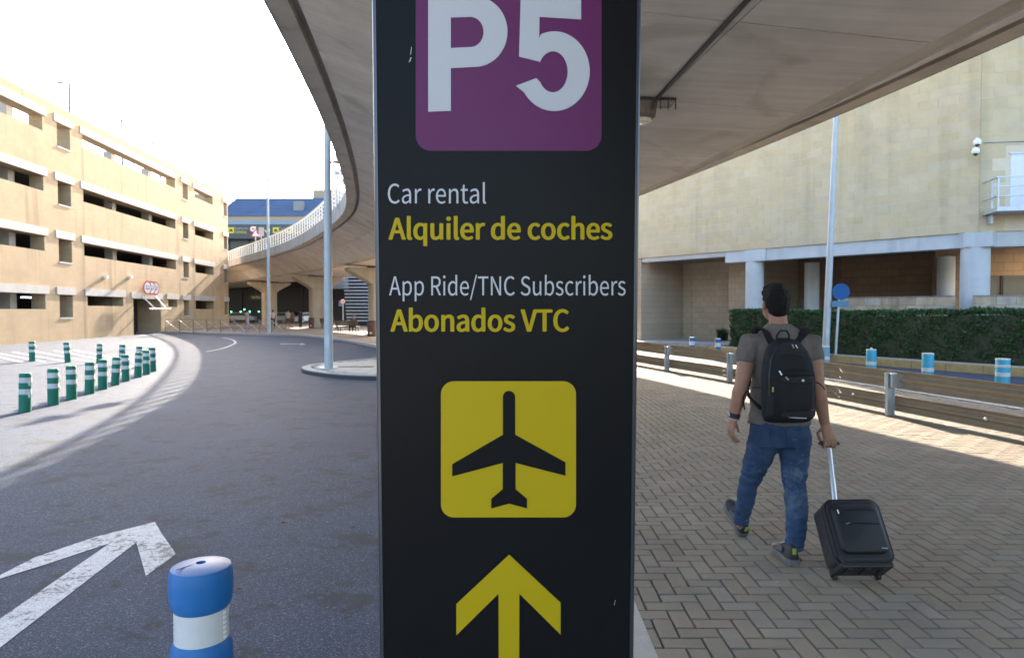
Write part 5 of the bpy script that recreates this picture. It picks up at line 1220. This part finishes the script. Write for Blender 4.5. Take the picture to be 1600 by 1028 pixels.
bline('zip_pull', [(-.090, .335), (-.078, .31)], .006, M_SILV, .020); bline('zip_pull', [(-.064, .300), (-.048, .283)], .006, M_SILV, .042); bline('zip_pull', [(.02, .492), (.025, .470)], .004, M_SILV, .010); bline('zip_pull', [(.04, .490), (.047, .470)], .004, M_SILV, .010)
bline('reflective_strip', [(-.035, .052), (.02, .047), (.075, .045)], .0035, M_BAND, .026); bline('red_tag', [(.098, .095), (.128, .097)], .003, mat('tag_red', (.25, .03, .03), .6), .022); bline('yellow_tag', [(-.125, .205), (-.123, .235)], .005, mat('tag_yellow', (.45, .30, .05), .6), .006)
MB().ell(bpt(.045, bfront(.045, .278)+.032, .278), (.009, .004, .009), 12).build('badge', M_SILV, fp)
c0 = bpt(-.018, .05, .515); MB().tube([c0+Vector((-.040, 0, -.005)), c0+Vector((-.038, -.005, .035)), c0+Vector((-.02, -.008, .062)), c0+Vector((.02, -.008, .062)), c0+Vector((.038, -.005, .035)), c0+Vector((.040, 0, -.005))], [(.006, .010)]*6, 8).build('grab_handle', M_BAG, bp, smooth=True)
for s_, us, uo in ((-1, 1190, 1186), (1, 1250, 1252)):
    sh = Q(us, 520, MY); xs_ = sh.x
    top_ = Vector((xs_, MY+.0, Q(us, 517).z+.006)); fr_ = Vector((xs_+s_*-.0, MY+.15, Q(us, 560).z))
    st = [bpt(s_*.055, .02, .47), Vector((bpt(s_*.085, 0, 0).x, MY-.115, Q(us, 531).z)), Vector((xs_, MY-.07, top_.z-.006)), top_+Vector((0, .02, .004)), Vector((xs_, MY+.09, top_.z-.035)), fr_, fr_+Vector((s_*.02, 0, -.15)), Vector((xs_+s_*.07, MY+.06, bz+.16)), bpt(s_*.15, .02, .08)]
    st = catmull(st, 4); MB().tube(st, [(.036, .009)]*12+[(.034, .009)]*12+[(.014, .004)]*(len(st)-24), 10, up=None).build('shoulder_strap', M_BAG, bp, smooth=True)
MB().tube(catmull([bpt(-.158, .05, .22), bpt(-.21, .01, .21), bpt(-.245, -.02, .15), bpt(-.24, -.02, .07)], 4), [(.010, .003)]*13, 8).build('loose_strap', M_BAG, bp)
MB().tube(catmull([bpt(.150, .06, .25), bpt(.175, .10, .255), bpt(.20, .11, .235), bpt(.215, .11, .215)], 4), [(.008, .004)]*13, 8).build('loose_strap', M_BAG, bp)
# ------------------------------------------------------------------ trolley case
wheelc = Vector((2.035, 4.00, .028)); TL = R(39)
ex = Vector((1, .02, 0)).normalized(); ea = Vector((.02, math.sin(TL), math.cos(TL))).normalized(); en = ex.cross(ea).normalized()
if en.y > 0: en = -en
case = thing('suitcase', (wheelc.x, wheelc.y, 0), 'black soft two-wheeled trolley suitcase pulled by the walking man', 'suitcase')
M_CASE = mat('case_fabric', (.006, .006, .008), .5, var=.15, vscale=20, bump=.3, bscale=400, spec=.4); M_CASE2 = mat('case_side', (.022, .021, .023), .75, var=.12, vscale=20, bump=.3, bscale=400)
CWd, CLn, CDp = .335, .388, .185
def K(x, a, d): return wheelc+ex*x+ea*(a+.012)+en*d
def orr(w_, l0, l1, r, n_=6):
    return [(x-0, y) for x, y in rrect(-w_/2, l0, w_/2, l1, r, n_)]
ol = orr(CWd, 0, CLn, .055)
def ring_at(inset, d, r=.055): return [K(x, y, d) for x, y in orr(CWd-2*inset, inset, CLn-inset, max(.012, r-inset))]
MB().rings([ring_at(.012, 0), ring_at(.0, .012), ring_at(0, CDp*.72)]).build('shell', M_CASE2, case, smooth=True)
MB().rings([ring_at(.0, CDp*.722), ring_at(0, CDp-.02), ring_at(.012, CDp-.004), ring_at(.03, CDp)]).build('front_shell', M_CASE, case, smooth=True)
def inner_ring(d, dx): return [K(x, y, d) for x, y in orr(CWd-dx, .05, CLn-.045+0, .045)]
fpk = MB().rings([inner_ring(CDp-.004, .055), inner_ring(CDp+.022, .065), [K(x*.95, .03+y*.93-.0, CDp+.032) for x, y in orr(CWd-.085, .03, CLn-.075, .045)]]).build('front_pocket', M_CASE, case, smooth=True)
def cl(name, pts, r, m_, par=None): return MB().tube([K(x, a, d) for x, a, d in pts], r, 6).build(name, m_, par or case)
cl('zip', [(x, y, CDp*.72) for x, y in ol+ol[:1]], .005, M_ZIP)
cl('zip', [(x*.985, y*.985+.003, CDp-.012) for x, y in ol+ol[:1]], .004, M_ZIP)
cl('pocket_zip', [(-.115, CLn-.083, CDp+.030), (0, CLn-.078, CDp+.033), (.115, CLn-.083, CDp+.030)], .004, M_ZIP, fpk); cl('pocket_zip', [(-.085, CLn-.172, CDp+.033), (-.03, CLn-.163, CDp+.034), (.03, CLn-.163, CDp+.034), (.115, CLn-.172, CDp+.033)], .0035, M_ZIP, fpk)
cl('zip_pull', [(-.112, CLn-.085, CDp+.036), (-.110, CLn-.108, CDp+.036)], .0045, M_SILV, fpk); cl('zip_pull', [(-.086, CLn-.172, CDp+.036), (-.06, CLn-.164, CDp+.037)], .003, M_SILV, fpk)
cl('badge', [(.085, .075, CDp+.030), (.118, .072, CDp+.030)], .004, M_GALV, fpk)
cl('carry_handle', [(-.06, CLn+.002, CDp*.35), (-.05, CLn+.018, CDp*.35), (.05, CLn+.018, CDp*.35), (.06, CLn+.002, CDp*.35)], .009, M_ZIP)
bmx = Matrix((ex, ea, en)).transposed()
MB().box(K(0, -.004, CDp*.5), (CWd*.9, .03, CDp*.85), M=bmx).build('base_skid', M_BLACK, case, bevel=.006)
for x in (-.10, 0, .10): MB().box(K(x, -.016, CDp*.6), (.03, .02, CDp*.5), M=bmx).build('skid_rib', M_BLACK, case)
for s_ in (-1, 1):
    w_ = MB().lathe([(.020, -.012), (.027, -.009), (.027, .009), (.020, .012)], wheelc+ex*s_*.13+Vector((0, 0, 0)), 18, Matrix((Vector((0, 1, 0)), Vector((0, 0, 1)), ex)).transposed()).build('wheel', M_BLACK, case, smooth=True)
    MB().box(wheelc+ex*s_*.13+ea*.012+en*.02, (.045, .04, .06), M=bmx).build('wheel_housing', M_BLACK, case, bevel=.006)
top = K(-.02, CLn, .02); gv = GR-top
M_TUBE = mat('handle_tube', (.62, .66, .70), .28, metal=.7)
mid = top.lerp(GR, .45)
MB().tube([top-gv*.1, mid], [(.017, .011)]*2, 12).build('handle_tube', M_TUBE, case, smooth=True); MB().tube([mid, GR-gv.normalized()*.03], [(.0145, .009)]*2, 12).build('inner_tube', M_TUBE, case, smooth=True)
MB().tube([GR-gv.normalized()*.034, GR-gv.normalized()*.012], [.018, .016], 10).build('grip_neck', M_BLACK, case)
MB().tube([GR+Vector((-.066, 0, -.004)), GR+Vector((-.05, 0, 0)), GR, GR+Vector((.05, 0, 0)), GR+Vector((.068, 0, -.004))], [.009, .014, .015, .014, .009], 12).build('grip', M_BLACK, case, smooth=True)
# ------------------------------------------------------------------ distant people
def small_person(loc, h, label, shirt, trousers, yaw=0, stride=.25, sit=False, skin=(.36, .19, .125), armout=0, shorts=False):
    t = thing('person', loc, label, 'person'); X = Vector(loc); Mz = Matrix.Rotation(yaw, 3, 'Z'); k = h/1.75
    def p(x, y, z): return X+Mz@Vector((x*k, y*k, z*k))
    ms = mat('cloth_%d_%d_%d' % tuple(int(c*255) for c in shirt), shirt, .9); mt = mat('cloth_%d_%d_%d' % tuple(int(c*255) for c in trousers), trousers, .9); bd = MB(); sh = MB(); tr = MB()
    dz = -.43 if sit else 0
    hips = p(0, 0, .9+dz); 
    bd.ell(p(0, .01, 1.62+dz), (.075*k, .09*k, .115*k), 12); bd.tube([p(0, 0, 1.55+dz), p(0, 0, 1.38+dz)], [.055*k, .07*k], 10); bd.ell(p(0, .1, 1.60+dz), (.015*k, .02*k, .02*k), 8)
    bd.rings([ringsec(p(0, 0, z+dz), w_*k, .09*k) for z, w_ in ((.9, .14), (1.1, .13), (1.35, .15), (1.42, .1))])
    sh.rings([ringsec(p(0, 0, z+dz), w_*k, d_*k, n=16) for z, w_, d_ in ((.86, .175, .125), (1.0, .165, .12), (1.2, .18, .125), (1.36, .185, .115), (1.44, .11, .085), (1.47, .07, .07))])
    for s_ in (-1, 1):
        a, e, w_ = p(s_*.185, 0, 1.38+dz), p(s_*(.235+armout), -.03+s_*.05, 1.1+dz), p(s_*(.22+armout*.5), .06-s_*.06+armout, .86+dz+armout)
        bd.tube([a, e, w_], [.05*k, .042*k, .03*k], 10); bd.ell(w_+Vector((0, 0, -.05*k)), (.025*k, .04*k, .06*k), 8)
        sh.tube([a+Vector((0, 0, .01)), a.lerp(e, .55)], [.068*k, .06*k], 10)
        if sit: kn_, an = p(s_*.12, .42, .48), p(s_*.12, .40, .08)
        else: kn_, an = p(s_*.09, s_*stride*.45, .5), p(s_*.09, s_*stride-.06, .08)
        hp = p(s_*.09, 0, .88+dz)
        bd.tube([hp, kn_, an], [.08*k, .05*k, .035*k], 10); bd.ell(an+Mz@Vector((0, .07*k, -.04*k)), (.045*k, .13*k, .04*k), 10)
        if shorts: tr.tube([hp+Vector((0, 0, .04)), hp.lerp(kn_, .95)], [.105*k, .085*k], 12)
        else: tr.tube([hp+Vector((0, 0, .04)), kn_, kn_.lerp(an, .92)], [.105*k, .075*k, .06*k], 12)
    tr.rings([ringsec(p(0, 0, z+dz), w_*k, .12*k, n=16) for z, w_ in ((.80, .16), (.9, .17), (.98, .165))])
    ha = MB(); ha.ell(p(0, -.012, 1.655+dz), (.082*k, .095*k, .10*k), 12)
    solid(bd, 'body', mat('skin', skin), t, .02, 2); solid(sh, 'shirt', ms, t, .025, 2); solid(tr, 'trousers', mt, t, .025, 2); ha.build('hair', M_HAIR, t, smooth=True)
    return t
def at(u, Y): return (P(u, 500, Y).x, Y, 0)
small_person(at(386.5, 72), 1.72, 'walker in pale lilac top and trousers left of the slender lamp post', (.42, .38, .42), (.36, .36, .42), 1.2)
small_person(at(426.5, 66), 1.72, 'person in a pale pink shirt standing beside the slender lamp post', (.55, .46, .44), (.03, .035, .05), .1)
small_person(at(450.3, 64), 1.78, 'taller of two strollers, in beige shirt and dark shorts', (.42, .35, .28), (.05, .05, .055), .0, shorts=True)
small_person(at(457, 64.4), 1.62, 'shorter stroller in dark top and shorts beside the beige-shirted one', (.12, .10, .09), (.06, .055, .05), .0, shorts=True)
small_person(at(469.5, 63), 1.72, 'person in dark navy clothes standing left of the middle pier', (.02, .025, .045), (.018, .02, .03), .4)
small_person((P(551.5, 505, 49.3).x, 49.55, .02), 1.72, 'person in dark clothes sitting on the bench near the louvres', (.10, .09, .09), (.025, .025, .03), 2.9+math.pi/2*0, sit=True)

# ------------------------------------------------------------------ litter on the road
M_DRY = mat('dry_leaf', (.16, .06, .03), .9)
for k, (u_, v_) in enumerate(((443, 817), (553, 824), (374, 921))):
    p_ = G(u_, v_, ROADZ+.006); t = thing('dry_leaf', p_, ['reddish dry leaf on the asphalt, midway between arrow and sign', 'reddish dry leaf on the asphalt close to the sign', 'dark curled leaf on the asphalt right of the blue bollard'][k], 'leaf', 'dry leaves on the road')
    MB().add([p_+Vector(q)*.9 for q in ((-.03, 0, 0), (-.008, .010, .012), (.03, .004, .003), (.006, -.014, .009))], [(0, 1, 2, 3)]).build('blade', M_DRY, t); MB().tube([p_+Vector((-.03, 0, .001)), p_+Vector((-.05, .006, .002))], .0015, 5).build('stalk', M_DRY, t)
